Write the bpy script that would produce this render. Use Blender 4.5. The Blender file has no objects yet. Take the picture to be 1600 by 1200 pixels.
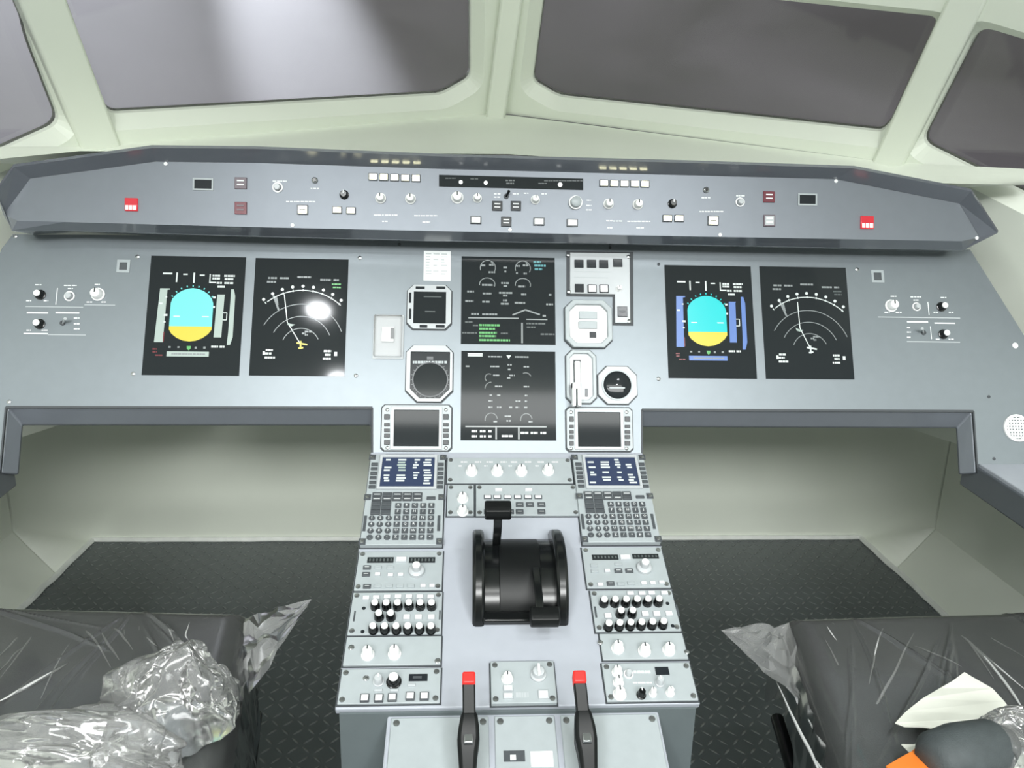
import bpy, bmesh, math, random
from mathutils import Vector, Matrix, noise
from mathutils.geometry import tessellate_polygon
random.seed(7)
S = bpy.context.scene
COL = S.collection
PI = math.pi

# ------------------------------------------------------------------ camera, world, lights, exposure
CX, FPX, YAW, PITCH, ROLL = -0.0775, 1200.0, 0.05998, 0.2618, 0.02388
_cy, _sy, _cp, _sp = math.cos(YAW), math.sin(YAW), math.cos(PITCH), math.sin(PITCH)
CAM = Vector((CX, 0, 0))
FW = Vector((_sy*_cp, _cy*_cp, -_sp))
_R = Vector((_cy, -_sy, 0))
_U = _R.cross(FW)
RT = _R*math.cos(ROLL) + _U*math.sin(ROLL)
UP = -_R*math.sin(ROLL) + _U*math.cos(ROLL)
cd = bpy.data.cameras.new('camera')
cd.sensor_fit = 'HORIZONTAL'; cd.sensor_width = 36.0
cd.lens = 36.0*FPX/1600.0
cd.clip_start = 0.02; cd.clip_end = 50
co = bpy.data.objects.new('camera', cd)
m = Matrix((RT, UP, -FW)).transposed().to_4x4()
m.translation = CAM
co.matrix_world = m
COL.objects.link(co)
S.camera = co

FLOOR_Z = -1.26
CEIL_Z = 0.92

w = bpy.data.worlds.new('world'); S.world = w; w.use_nodes = True
w.node_tree.nodes['Background'].inputs[0].default_value = (0.5, 0.5, 0.5, 1)
w.node_tree.nodes['Background'].inputs[1].default_value = 0.08

def lamp(name, loc, power, size, color=(1, 1, 1), target=None, shape='DISK', size_y=None):
    l = bpy.data.lights.new(name, 'AREA'); l.energy = power; l.shape = shape; l.size = size
    if size_y: l.size_y = size_y
    l.color = color
    o = bpy.data.objects.new(name, l); o.location = loc
    if target is not None:
        o.rotation_euler = (Vector(target)-Vector(loc)).to_track_quat('-Z', 'Y').to_euler()
    COL.objects.link(o); return o

# round downlights in the cabin ceiling, two rows
LAMP_XY = [(-0.71, 0.095), (0.61, 0.13), (-0.69, -0.41), (0.60, -0.41)]
for i, (lx, ly) in enumerate(LAMP_XY):
    lamp('ceiling_downlight', (lx, ly, CEIL_Z-0.012), 4.6, 0.09, (0.95, 0.98, 1.0))
# ceiling lights of the hall behind the open-backed cockpit
lamp('hall_light', (0, -5.0, 2.5), 400.0, 6.4, (0.98, 1.0, 0.985), (0, 1.8, -0.7), shape='RECTANGLE', size_y=1.0)
lamp('frame_fill_light', (0, -0.55, CEIL_Z-0.03), 18.0, 2.0, (0.98, 1.0, 0.985), (0, 1.4, -0.1), shape='RECTANGLE', size_y=0.25)  # fill light added to brighten the window frames
# added spots draw a pale streak and brighten the screen beyond the left windshield
def spot(name, loc, target, power, deg, blend, color=(0.9, 0.93, 1.0)):
    l = bpy.data.lights.new(name, 'SPOT'); l.energy = power; l.spot_size = math.radians(deg); l.spot_blend = blend; l.color = color; l.shadow_soft_size = 0.03
    o = bpy.data.objects.new(name, l); o.location = loc; o.rotation_euler = (Vector(target)-Vector(loc)).to_track_quat('-Z', 'Y').to_euler(); COL.objects.link(o)
spot('streak_spot', (-1.15, 2.75, 1.9), (-0.74, 3.40, 0.45), 420, 26, 1.0)
spot('screen_fill_spot', (-1.5, 1.9, 2.2), (-1.75, 3.0, 0.9), 300, 60, 1.0)
S.view_settings.view_transform = 'Standard'
S.view_settings.look = 'None'
S.view_settings.gamma = 1.0
S.view_settings.use_curve_mapping = False
S.view_settings.exposure = 0.42

# ------------------------------------------------------------------ materials
def lin(c):
    return tuple(((x/255)/12.92 if x/255 <= 0.04045 else (((x/255)+0.055)/1.055)**2.4) for x in c)
def new_mat(name):
    mt = bpy.data.materials.new(name); mt.use_nodes = True
    return mt, mt.node_tree, mt.node_tree.nodes['Principled BSDF']
def paint(name, rgb, rough=0.4, metal=0.0, var=0.04, scale=30.0, bump=0.0, coat=0.0, spec=0.5):
    mt, nt, b = new_mat(name)
    base = lin(rgb)
    tc = nt.nodes.new('ShaderNodeTexCoord')
    nz = nt.nodes.new('ShaderNodeTexNoise'); nz.inputs['Scale'].default_value = scale; nz.inputs['Detail'].default_value = 4
    nt.links.new(tc.outputs['Object'], nz.inputs['Vector'])
    rp = nt.nodes.new('ShaderNodeValToRGB')
    rp.color_ramp.elements[0].position = 0.3; rp.color_ramp.elements[1].position = 0.7
    rp.color_ramp.elements[0].color = tuple(x*(1-var) for x in base)+(1,)
    rp.color_ramp.elements[1].color = tuple(min(1, x*(1+var)) for x in base)+(1,)
    nt.links.new(nz.outputs['Fac'], rp.inputs['Fac'])
    nt.links.new(rp.outputs['Color'], b.inputs['Base Color'])
    b.inputs['Roughness'].default_value = rough
    b.inputs['Metallic'].default_value = metal
    b.inputs['Specular IOR Level'].default_value = spec
    b.inputs['Coat Weight'].default_value = coat
    b.inputs['Coat Roughness'].default_value = 0.15
    if bump:
        bp = nt.nodes.new('ShaderNodeBump'); bp.inputs['Strength'].default_value = bump; bp.inputs['Distance'].default_value = 0.002
        n2 = nt.nodes.new('ShaderNodeTexNoise'); n2.inputs['Scale'].default_value = scale*8
        nt.links.new(tc.outputs['Object'], n2.inputs['Vector'])
        nt.links.new(n2.outputs['Fac'], bp.inputs['Height'])
        nt.links.new(bp.outputs['Normal'], b.inputs['Normal'])
    return mt
def glow(name, rgb, strength=1.0, rough=0.25):
    mt, nt, b = new_mat(name)
    c = lin(rgb)
    b.inputs['Base Color'].default_value = tuple(x*0.25 for x in c)+(1,)
    b.inputs['Emission Color'].default_value = c+(1,)
    b.inputs['Emission Strength'].default_value = strength
    b.inputs['Roughness'].default_value = rough
    return mt
def clear(name, rgb=(255, 255, 255), haze=0.12, gloss=0.5, rough=0.12, bump=0.0, bscale=25.0, streak=0.0):
    """clear film or glass: see-through, a fresnel gloss and a little milky haze"""
    mt = bpy.data.materials.new(name); mt.use_nodes = True; nt = mt.node_tree
    for n in list(nt.nodes): nt.nodes.remove(n)
    out = nt.nodes.new('ShaderNodeOutputMaterial')
    tr = nt.nodes.new('ShaderNodeBsdfTransparent')
    gl = nt.nodes.new('ShaderNodeBsdfGlossy'); gl.inputs['Roughness'].default_value = rough
    df = nt.nodes.new('ShaderNodeBsdfDiffuse'); df.inputs['Color'].default_value = lin(rgb)+(1,)
    m1 = nt.nodes.new('ShaderNodeMixShader'); m2 = nt.nodes.new('ShaderNodeMixShader')
    lw = nt.nodes.new('ShaderNodeFresnel'); lw.inputs['IOR'].default_value = 1.45
    mul = nt.nodes.new('ShaderNodeMath'); mul.operation = 'MULTIPLY'; mul.inputs[1].default_value = gloss*2
    nt.links.new(lw.outputs[0], mul.inputs[0])
    nt.links.new(tr.outputs[0], m1.inputs[1]); nt.links.new(df.outputs[0], m1.inputs[2]); m1.inputs[0].default_value = haze
    nt.links.new(m1.outputs[0], m2.inputs[1]); nt.links.new(gl.outputs[0], m2.inputs[2]); nt.links.new(mul.outputs[0], m2.inputs[0])
    nt.links.new(m2.outputs[0], out.inputs['Surface'])
    if bump or streak:
        tc = nt.nodes.new('ShaderNodeTexCoord')
        nz = nt.nodes.new('ShaderNodeTexNoise'); nz.inputs['Scale'].default_value = bscale; nz.inputs['Detail'].default_value = 3
        nz.inputs['Distortion'].default_value = 0.6
        nt.links.new(tc.outputs['Object'], nz.inputs['Vector'])
        if streak:
            rp = nt.nodes.new('ShaderNodeValToRGB')
            rp.color_ramp.elements[0].position = 0.47; rp.color_ramp.elements[0].color = (haze, haze, haze, 1)
            e = rp.color_ramp.elements.new(0.5); e.color = (min(1, haze+streak),)*3+(1,)
            rp.color_ramp.elements[-1].position = 0.53; rp.color_ramp.elements[-1].color = (haze, haze, haze, 1)
            nt.links.new(nz.outputs['Fac'], rp.inputs['Fac']); nt.links.new(rp.outputs['Color'], m1.inputs[0])
        if bump:
            bp = nt.nodes.new('ShaderNodeBump'); bp.inputs['Strength'].default_value = bump; bp.inputs['Distance'].default_value = 0.01
            nt.links.new(nz.outputs['Fac'], bp.inputs['Height'])
            nt.links.new(bp.outputs['Normal'], gl.inputs['Normal']); nt.links.new(bp.outputs['Normal'], lw.inputs['Normal'])
    return mt

M = {}
M['cream'] = paint('cream_shell', (236, 241, 229), 0.45, var=0.02, scale=3)
M['panel'] = paint('panel_grey_paint', (121, 128, 133), 0.40, metal=0.42, var=0.02, scale=40)
M['shield'] = paint('glareshield_grey_paint', (112, 117, 124), 0.42, metal=0.45, var=0.02, scale=40)
M['rim'] = paint('glareshield_rim_grey', (100, 104, 112), 0.2, var=0.02, scale=40, coat=0.9, spec=0.9)
M['light'] = paint('pedestal_light_grey', (166, 170, 179), 0.38, var=0.02, scale=40)
M['unit'] = paint('unit_faceplate_grey', (161, 168, 171), 0.38, var=0.03, scale=60)
M['bezel'] = paint('bezel_white_grey', (180, 184, 187), 0.3, var=0.02)
M['groove'] = paint('dark_gap', (58, 62, 66), 0.6)
M['dark'] = paint('dark_window', (36, 40, 44), 0.2, spec=0.25)
M['key'] = paint('dark_key', (74, 78, 82), 0.35, var=0.08, scale=200)
M['black'] = paint('black_plastic', (15, 17, 18), 0.2, var=0.1)
M['blackmatt'] = paint('black_matt_plastic', (13, 15, 16), 0.42, spec=0.3, var=0.1)
M['white'] = paint('white_knob', (235, 236, 236), 0.25, var=0.01)
M['mark'] = paint('white_lettering', (226, 229, 230), 0.5, var=0.0)
M['softmark'] = paint('faint_lettering', (176, 181, 184), 0.5, var=0.0)
M['ink'] = paint('black_lettering', (60, 64, 66), 0.5, var=0.0)
M['steel'] = paint('steel_screw', (170, 172, 174), 0.25, metal=0.9)
M['body'] = paint('pedestal_side_grey', (88, 96, 98), 0.45)
M['red'] = paint('red_plastic', (222, 42, 38), 0.35, var=0.03)
M['darkred'] = paint('dark_red_lens', (104, 38, 50), 0.25)
M['purple'] = paint('dull_plum_frame', (96, 84, 92), 0.35)
M['screen'] = paint('black_screen_glass', (40, 44, 46), 0.07, var=0.0, spec=0.16)
M['seat'] = paint('charcoal_seat_fabric', (66, 72, 74), 0.65, var=0.12, scale=60, bump=0.3)
M['paper'] = paint('torn_white_paper', (236, 236, 226), 0.7, var=0.03, scale=20)
M['brown'] = paint('brown_card_edge', (150, 105, 72), 0.7)
M['orange'] = paint('orange_fabric', (226, 122, 42), 0.6)
M['caulk'] = paint('white_edge_strip', (240, 243, 238), 0.5, var=0.06, scale=25, bump=0.4)
M['g_white'] = glow('lit_white', (225, 235, 232), 0.62)
M['g_grey'] = glow('lit_grey', (150, 158, 158), 0.6)
M['g_dim'] = glow('lit_dim_grey', (96, 104, 104), 0.6)
M['g_tape'] = glow('lit_pale_tape', (196, 214, 206), 0.5)
M['g_blue'] = glow('lit_blue_tape', (112, 146, 214), 0.55)
M['g_cyan'] = glow('lit_sky_cyan', (130, 238, 236), 0.55)
M['g_cyan2'] = glow('lit_sky_turquoise', (40, 222, 224), 0.55)
M['g_yellow'] = glow('lit_ground_yellow', (238, 222, 84), 0.55)
M['g_green'] = glow('lit_green', (112, 200, 120), 0.5)
M['g_teal'] = glow('lit_teal', (100, 170, 176), 0.5)
M['g_redtext'] = glow('lit_red_text', (130, 60, 66), 0.5)
M['g_amber'] = glow('lit_amber_white', (255, 250, 205), 7.0)
M['g_key'] = glow('lit_white_key', (250, 252, 250), 1.1)
M['g_red'] = glow('lit_red_lens', (215, 45, 58), 0.6)
M['g_pink'] = glow('lit_pink_lens', (255, 190, 185), 1.5)
M['g_navy'] = glow('lit_navy_screen', (58, 72, 106), 0.45, 0.12)
M['glass'] = clear('window_glass', haze=0.0, gloss=0.5, rough=0.06)
M['film'] = clear('clear_plastic_film', haze=0.07, gloss=0.9, rough=0.16, bump=0.10, bscale=7.0)
M['bag'] = clear('crumpled_clear_plastic', haze=0.09, gloss=0.75, rough=0.09)
M['corner'] = clear('loose_plastic_film', haze=0.16, gloss=0.5, rough=0.2)
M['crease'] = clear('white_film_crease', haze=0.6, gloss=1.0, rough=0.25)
M['cover'] = clear('clear_acrylic_cover', haze=0.12, gloss=0.6, rough=0.1)

def math_n(nt, op, a, b=None, c=None):
    n = nt.nodes.new('ShaderNodeMath'); n.operation = op
    for i, x in enumerate((a, b, c)):
        if x is None: continue
        if isinstance(x, (int, float)): n.inputs[i].default_value = x
        else: nt.links.new(x, n.inputs[i])
    return n.outputs[0]
def tread_mat():
    mt, nt, b = new_mat('black_tread_plate')
    b.inputs['Base Color'].default_value = lin((70, 77, 78))+(1,)
    b.inputs['Roughness'].default_value = 0.42
    g = nt.nodes.new('ShaderNodeNewGeometry'); sp = nt.nodes.new('ShaderNodeSeparateXYZ')
    nt.links.new(g.outputs['Position'], sp.inputs[0])
    x = math_n(nt, 'MULTIPLY', sp.outputs[0], 1/0.03); y = math_n(nt, 'MULTIPLY', sp.outputs[1], 1/0.03)
    par = math_n(nt, 'MODULO', math_n(nt, 'ADD', math_n(nt, 'ADD', math_n(nt, 'FLOOR', x), math_n(nt, 'FLOOR', y)), 1000.0), 2.0)
    sgn = math_n(nt, 'SUBTRACT', math_n(nt, 'MULTIPLY', par, 2.0), 1.0)
    fx = math_n(nt, 'SUBTRACT', math_n(nt, 'FRACT', x), 0.5); fy = math_n(nt, 'SUBTRACT', math_n(nt, 'FRACT', y), 0.5)
    sx = math_n(nt, 'MULTIPLY', fx, sgn)
    a = math_n(nt, 'MULTIPLY', math_n(nt, 'ADD', sx, fy), 0.7071/0.5); c = math_n(nt, 'MULTIPLY', math_n(nt, 'SUBTRACT', sx, fy), 0.7071/0.13)
    d = math_n(nt, 'SQRT', math_n(nt, 'ADD', math_n(nt, 'MULTIPLY', a, a), math_n(nt, 'MULTIPLY', c, c)))
    h = nt.nodes.new('ShaderNodeMapRange'); h.interpolation_type = 'SMOOTHSTEP'
    h.inputs['From Min'].default_value = 1.0; h.inputs['From Max'].default_value = 0.3
    nt.links.new(d, h.inputs['Value'])
    bp = nt.nodes.new('ShaderNodeBump'); bp.inputs['Strength'].default_value = 1.0; bp.inputs['Distance'].default_value = 0.006
    nt.links.new(h.outputs[0], bp.inputs['Height']); nt.links.new(bp.outputs['Normal'], b.inputs['Normal'])
    nz = nt.nodes.new('ShaderNodeTexNoise'); nz.inputs['Scale'].default_value = 2.5; nz.inputs['Detail'].default_value = 5
    nt.links.new(g.outputs['Position'], nz.inputs['Vector'])
    cm = nt.nodes.new('ShaderNodeMix'); cm.data_type = 'RGBA'
    cm.inputs[6].default_value = lin((88, 95, 96))+(1,); cm.inputs[7].default_value = lin((172, 178, 176))+(1,)
    nt.links.new(math_n(nt, 'MULTIPLY', h.outputs[0], nz.outputs['Fac']), cm.inputs[0]); nt.links.new(cm.outputs[2], b.inputs['Base Color'])
    mr = nt.nodes.new('ShaderNodeMapRange'); mr.inputs['To Min'].default_value = 0.24; mr.inputs['To Max'].default_value = 0.42
    nt.links.new(nz.outputs['Fac'], mr.inputs['Value']); nt.links.new(mr.outputs[0], b.inputs['Roughness'])
    return mt
M['tread'] = tread_mat()
def sky_mat():
    mt, nt, b = new_mat('projected_cloud_sky')
    g = nt.nodes.new('ShaderNodeNewGeometry')
    mp = nt.nodes.new('ShaderNodeMapping'); mp.inputs['Scale'].default_value = (0.55, 0.55, 1.6)
    nt.links.new(g.outputs['Position'], mp.inputs['Vector'])
    nz = nt.nodes.new('ShaderNodeTexNoise'); nz.inputs['Scale'].default_value = 1.3; nz.inputs['Detail'].default_value = 6; nz.inputs['Distortion'].default_value = 0.4
    nt.links.new(mp.outputs[0], nz.inputs['Vector'])
    rp = nt.nodes.new('ShaderNodeValToRGB')
    rp.color_ramp.elements[0].position = 0.35; rp.color_ramp.elements[0].color = lin((80, 78, 78))+(1,)
    rp.color_ramp.elements[1].position = 0.68; rp.color_ramp.elements[1].color = lin((114, 110, 116))+(1,)
    nt.links.new(nz.outputs['Fac'], rp.inputs['Fac'])
    b.inputs['Base Color'].default_value = (0.25, 0.25, 0.26, 1)
    b.inputs['Roughness'].default_value = 0.7
    nt.links.new(rp.outputs['Color'], b.inputs['Emission Color'])
    b.inputs['Emission Strength'].default_value = 0.5
    return mt
M['sky'] = sky_mat()

# ------------------------------------------------------------------ helpers
def ray(px, py):
    return FW + RT*((px-800)/FPX) - UP*((py-600)/FPX)
def hit(px, py, point, normal):
    d = ray(px, py)
    return CAM + d*((point-CAM).dot(normal)/d.dot(normal))
def hitz(px, py, z): return hit(px, py, Vector((0, 0, z)), Vector((0, 0, 1)))

class Plane:
    """a flat surface of the cockpit: origin, in-plane axes, outward normal"""
    def __init__(s, O, ex, ey):
        s.O = Vector(O); s.ex = Vector(ex).normalized(); s.n = s.ex.cross(Vector(ey)).normalized(); s.ey = s.n.cross(s.ex).normalized()
    def at(s, px, py, w=0.0):
        p = hit(px, py, s.O+s.n*w, s.n)-s.O
        return (p.dot(s.ex), p.dot(s.ey))
    def uv(s, p):
        d = Vector(p)-s.O
        return (d.dot(s.ex), d.dot(s.ey), d.dot(s.n))
    def P(s, u, v, w=0.0): return s.O+s.ex*u+s.ey*v+s.n*w
    def rect(s, x0, y0, x1, y1, w=0.0):
        ym, xm = (y0+y1)/2, (x0+x1)/2
        return (s.at(x0, ym, w)[0], s.at(xm, y1, w)[1], s.at(x1, ym, w)[0], s.at(xm, y0, w)[1])
    def poly(s, pts, w=0.0): return [s.at(x, y, w) for x, y in pts]
    def matrix(s, u=0, v=0, w=0):
        mm = Matrix((s.ex, s.ey, s.n)).transposed().to_4x4(); mm.translation = s.P(u, v, w); return mm
WORLD = Plane((0, 0, 0), (1, 0, 0), (0, 1, 0))

class MB:
    def __init__(s): s.v = []; s.f = []
    def add(s, vs, fs):
        n = len(s.v); s.v += [tuple(x) for x in vs]; s.f += [tuple(i+n for i in f) for f in fs]; return s
    def prism(s, poly, w0, w1, poly2=None):
        n = len(poly); p2 = poly2 or poly
        a = sum(poly[i][0]*poly[(i+1) % n][1]-poly[(i+1) % n][0]*poly[i][1] for i in range(n))
        if a < 0: poly = list(reversed(poly)); p2 = list(reversed(p2))
        vs = [(x, y, w0) for x, y in poly]+[(x, y, w1) for x, y in p2]
        fs = [tuple(reversed(range(n))), tuple(range(n, 2*n))]+[(i, (i+1) % n, n+(i+1) % n, n+i) for i in range(n)]
        return s.add(vs, fs)
    def box(s, u0, v0, u1, v1, w0, w1):
        u0, u1 = sorted((u0, u1)); v0, v1 = sorted((v0, v1))
        return s.prism([(u0, v0), (u1, v0), (u1, v1), (u0, v1)], w0, w1)
    def lathe(s, u, v, prof, seg=24):
        n = len(prof); vs = []; fs = []
        for k in range(seg):
            a = 2*PI*k/seg
            vs += [(u+r*math.cos(a), v+r*math.sin(a), h) for r, h in prof]
        for k in range(seg):
            k2 = (k+1) % seg
            fs += [(k*n+i, k2*n+i, k2*n+i+1, k*n+i+1) for i in range(n-1)]
        fs.append(tuple(k*n for k in reversed(range(seg)))); fs.append(tuple(k*n+n-1 for k in range(seg)))
        return s.add(vs, fs)
    def cyl(s, u, v, r, w0, w1, seg=20, r2=None): return s.lathe(u, v, [(r, w0), (r2 or r, w1)], seg)
    def ring(s, u, v, r0, r1, w0, w1, seg=28, a0=0.0, a1=2*PI, sy=1.0):
        full = abs(a1-a0) > 2*PI-1e-6; n = seg+1; vs = []; fs = []
        for k in range(n):
            a = a0+(a1-a0)*k/seg; c, q = math.cos(a), math.sin(a)*sy
            vs += [(u+r0*c, v+r0*q, w0), (u+r1*c, v+r1*q, w0), (u+r1*c, v+r1*q, w1), (u+r0*c, v+r0*q, w1)]
        for k in range(seg):
            for i in range(4):
                fs.append((k*4+i, (k+1)*4+i, (k+1)*4+(i+1) % 4, k*4+(i+1) % 4))
        if not full: fs += [(3, 2, 1, 0), (seg*4, seg*4+1, seg*4+2, seg*4+3)]
        return s.add(vs, fs)
    def frame(s, o, i, w0, w1):
        """rectangular or polygonal ring between outer poly o and inner poly i (same vertex count)"""
        n = len(o)
        vs = [(x, y, w0) for x, y in o]+[(x, y, w0) for x, y in i]+[(x, y, w1) for x, y in o]+[(x, y, w1) for x, y in i]
        fs = []
        for k in range(n):
            j = (k+1) % n
            fs += [(2*n+k, 2*n+j, 3*n+j, 3*n+k), (k, n+k, n+j, j), (k, j, 2*n+j, 2*n+k), (n+k, 3*n+k, 3*n+j, n+j)]
        return s.add(vs, fs)
    def bar(s, a, b, wd, w0, w1):
        dx, dy = b[0]-a[0], b[1]-a[1]; L = math.hypot(dx, dy) or 1e-9; nx, ny = -dy/L*wd/2, dx/L*wd/2
        return s.prism([(a[0]+nx, a[1]+ny), (a[0]-nx, a[1]-ny), (b[0]-nx, b[1]-ny), (b[0]+nx, b[1]+ny)], w0, w1)
    def tube(s, pts, r, seg=10):
        vs = []; fs = []; n = len(pts); rr = r if isinstance(r, (list, tuple)) else [r]*n
        pts = [Vector(p) for p in pts]
        for k, p in enumerate(pts):
            t = (pts[min(k+1, n-1)]-pts[max(k-1, 0)]).normalized()
            a = t.cross(Vector((0, 0, 1)));
            if a.length < 1e-3: a = t.cross(Vector((1, 0, 0)))
            a.normalize(); b = t.cross(a)
            vs += [tuple(p+(a*math.cos(2*PI*i/seg)+b*math.sin(2*PI*i/seg))*rr[k]) for i in range(seg)]
        for k in range(n-1):
            fs += [(k*seg+i, k*seg+(i+1) % seg, (k+1)*seg+(i+1) % seg, (k+1)*seg+i) for i in range(seg)]
        fs += [tuple(range(seg-1, -1, -1)), tuple((n-1)*seg+i for i in range(seg))]
        return s.add(vs, fs)
    def mesh(s, name, off=(0, 0, 0)):
        me = bpy.data.meshes.new(name)
        me.from_pydata([(x-off[0], y-off[1], z-off[2]) for x, y, z in s.v], [], s.f); me.update()
        bm = bmesh.new(); bm.from_mesh(me)
        bmesh.ops.recalc_face_normals(bm, faces=bm.faces); bm.to_mesh(me); bm.free()
        return me

def smooth(o, angle=40):
    me = o.data
    for p in me.polygons: p.use_smooth = True
    if angle < 180:
        bm = bmesh.new(); bm.from_mesh(me)
        for e in bm.edges:
            if len(e.link_faces) == 2 and e.calc_face_angle(0) > math.radians(angle): e.smooth = False
        bm.to_mesh(me); bm.free()
def bevel(o, wd, seg=2):
    b = o.modifiers.new('bevel', 'BEVEL'); b.width = wd; b.segments = seg; b.limit_method = 'ANGLE'; b.angle_limit = math.radians(40)
    return o
def setp(o, label=None, cat=None, group=None, kind=None):
    if label: o['label'] = label
    if cat: o['category'] = cat
    if group: o['group'] = group
    if kind: o['kind'] = kind
    return o

class Thing:
    def __init__(s, name, label, cat, pl, u=0, v=0, w=0, group=None, kind=None):
        s.pl = pl; s.off = (u, v, w)
        s.o = bpy.data.objects.new(name, None); s.o.empty_display_size = 0.02
        s.o.matrix_world = pl.matrix(u, v, w); COL.objects.link(s.o)
        setp(s.o, label, cat, group, kind)
    def part(s, name, mb, mat, parent=None, bev=0, sm=40, label=None):
        me = mb.mesh(name, s.off)
        me.materials.append(M[mat] if isinstance(mat, str) else mat)
        o = bpy.data.objects.new(name, me); o.parent = parent or s.o
        COL.objects.link(o)
        if sm: smooth(o, sm)
        if bev: bevel(o, bev)
        if label: o['label'] = label
        return o
def solo(name, mb, mat, pl, label=None, cat=None, group=None, kind=None, u=0, v=0, w=0, bev=0, sm=40):
    me = mb.mesh(name, (u, v, w)); me.materials.append(M[mat] if isinstance(mat, str) else mat)
    o = bpy.data.objects.new(name, me); o.matrix_world = pl.matrix(u, v, w); COL.objects.link(o)
    if sm: smooth(o, sm)
    if bev: bevel(o, bev)
    return setp(o, label, cat, group, kind)

def rpoly(r): return [(r[0], r[1]), (r[2], r[1]), (r[2], r[3]), (r[0], r[3])]
def octo(r, c, c2=None):
    u0, v0, u1, v1 = r; d = c if c2 is None else c2
    return [(u0+d, v0), (u1-d, v0), (u1, v0+d), (u1, v1-c), (u1-c, v1), (u0+c, v1), (u0, v1-c), (u0, v0+d)]
def inset(r, d): return (r[0]+d, r[1]+d, r[2]-d, r[3]-d)

def screw(T, px, py, r=0.0035, w=0.0, mat='steel', pl=None):
    u, v = (pl or T.pl).at(px, py, w)
    mb = MB().lathe(u, v, [(r, w), (r, w+0.001), (r*0.6, w+0.0018)], 12)
    return T.part('screw', mb, mat)
def knob(T, px, py, r, h=0.014, mat='white', cap=None, w=0.0, skirt=True, name='knob', ptr=True):
    u, v = T.pl.at(px, py, w+h*0.6)
    pr = [(r*1.15, w), (r*1.15, w+h*0.15)] if skirt else [(r, w)]
    pr += [(r*0.95, w+h*0.2), (r*0.82, w+h*0.92), (r*0.72, w+h)]
    k = T.part(name, MB().lathe(u, v, pr, 20), mat, sm=35)
    if cap:
        T.part('knob_cap', MB().lathe(u, v, [(r*0.72, w+h), (r*0.7, w+h*1.12), (r*0.55, w+h*1.2)], 18), cap, k)
    elif ptr:
        T.part('pointer_mark', MB().box(u-r*0.12, v+r*0.05, u+r*0.12, v+r*0.8, w+h, w+h+0.0006), 'ink' if mat == 'white' else 'mark', k)
    return k
def ringbutton(T, px, py, r, w=0.0):
    u, v = T.pl.at(px, py, w)
    b = T.part('push_knob', MB().lathe(u, v, [(r*0.62, w), (r*0.6, w+0.008), (r*0.5, w+0.009)], 20), 'bezel')
    T.part('ring_collar', MB().ring(u, v, r*0.75, r, w, w+0.002), 'white', b)
def toggle(T, px, py, L=0.014, w=0.0, mat='steel', dx=0.3, dy=0.5):
    u, v = T.pl.at(px, py, w)
    b = T.part('toggle_switch', MB().tube([(u, v, w), (u+dx*L, v+dy*L, w+L*0.8), (u+dx*L*1.2, v+dy*L*1.2, w+L)], [0.0016, 0.0024, 0.0028], 10), mat)
    T.part('switch_collar', MB().ring(u, v, 0.002, 0.0048, w, w+0.002, 16), 'groove', b)
def button(T, px, py, wpx, hpx, frame='key', face=None, legend=None, w=0.0, h=0.003, name='push_button', split=False, label=None):
    r = T.pl.rect(px-wpx/2, py-hpx/2, px+wpx/2, py+hpx/2, w)
    b = T.part(name, MB().box(*r, w-0.001, w+h), frame, bev=0.0006, label=label)
    i = inset(r, (r[2]-r[0])*0.12)
    if face: T.part('button_lens', MB().box(*i, w+h, w+h+0.0005), face, b)
    if legend:
        hh = (i[3]-i[1]); mb = MB(); ww = i[2]-i[0]
        for q in (0.22, 0.68) if split else (0.4,):
            mb.box(i[0]+ww*0.12, i[1]+hh*q, i[2]-ww*0.12, i[1]+hh*(q+0.16), w+h+0.0006, w+h+0.001)
        T.part('legend', mb, legend, b)
    return b
def clusters(rs, gap):
    """rectangles (x0,y0,x1,y1) sorted into groups whose members lie closer than gap"""
    rs = [(min(a, c), min(b, d), max(a, c), max(b, d)) for a, b, c, d in rs]; left = list(range(len(rs))); out = []
    while left:
        g = [left.pop()]; i = 0
        while i < len(g):
            a = rs[g[i]]
            for k in list(left):
                b = rs[k]
                if max(a[0]-b[2], b[0]-a[2], 0)**2+max(a[1]-b[3], b[1]-a[3], 0)**2 < gap*gap: g.append(k); left.remove(k)
            i += 1
        out.append([rs[k] for k in g])
    return out
def marks(T, rects, mat='mark', w=0.0, name='white_lettering', th=0.0004, gap=0.017):
    for g in clusters([T.pl.rect(*q, w) for q in rects], gap):
        mb = MB()
        for r in g: mb.box(*r, w-0.0001, w+th)
        T.part(name, mb, mat, sm=0)
def bars(cx, cy, L, h=2.0, gaps=()):
    """a blurred word as a row of short dashes around cx"""
    out = []; x = cx-L/2
    while x < cx+L/2-0.5:
        d = random.uniform(2.5, 6); out.append((x, cy-h/2, min(x+d, cx+L/2), cy+h/2)); x += d+random.uniform(0.6, 1.4)
    return out
def text_mesh(txt, size):
    cu = bpy.data.curves.new('lettering', 'FONT'); cu.body = txt; cu.size = size; cu.align_x = 'CENTER'; cu.align_y = 'CENTER'; cu.resolution_u = 1
    o = bpy.data.objects.new('lettering_source', cu); COL.objects.link(o)
    dg = bpy.context.evaluated_depsgraph_get(); me = bpy.data.meshes.new_from_object(o.evaluated_get(dg))
    vs = [tuple(v.co) for v in me.vertices]; fs = [tuple(p.vertices) for p in me.polygons]
    bpy.data.objects.remove(o); bpy.data.meshes.remove(me); bpy.data.curves.remove(cu)
    return vs, fs
_glyph = {}
def put_text(mb, txt, u, v, size, w):
    if txt not in _glyph: _glyph[txt] = text_mesh(txt, 1.0)
    vs, fs = _glyph[txt]
    mb.add([(u+x*size, v+y*size, w) for x, y, z in vs], fs)

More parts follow.
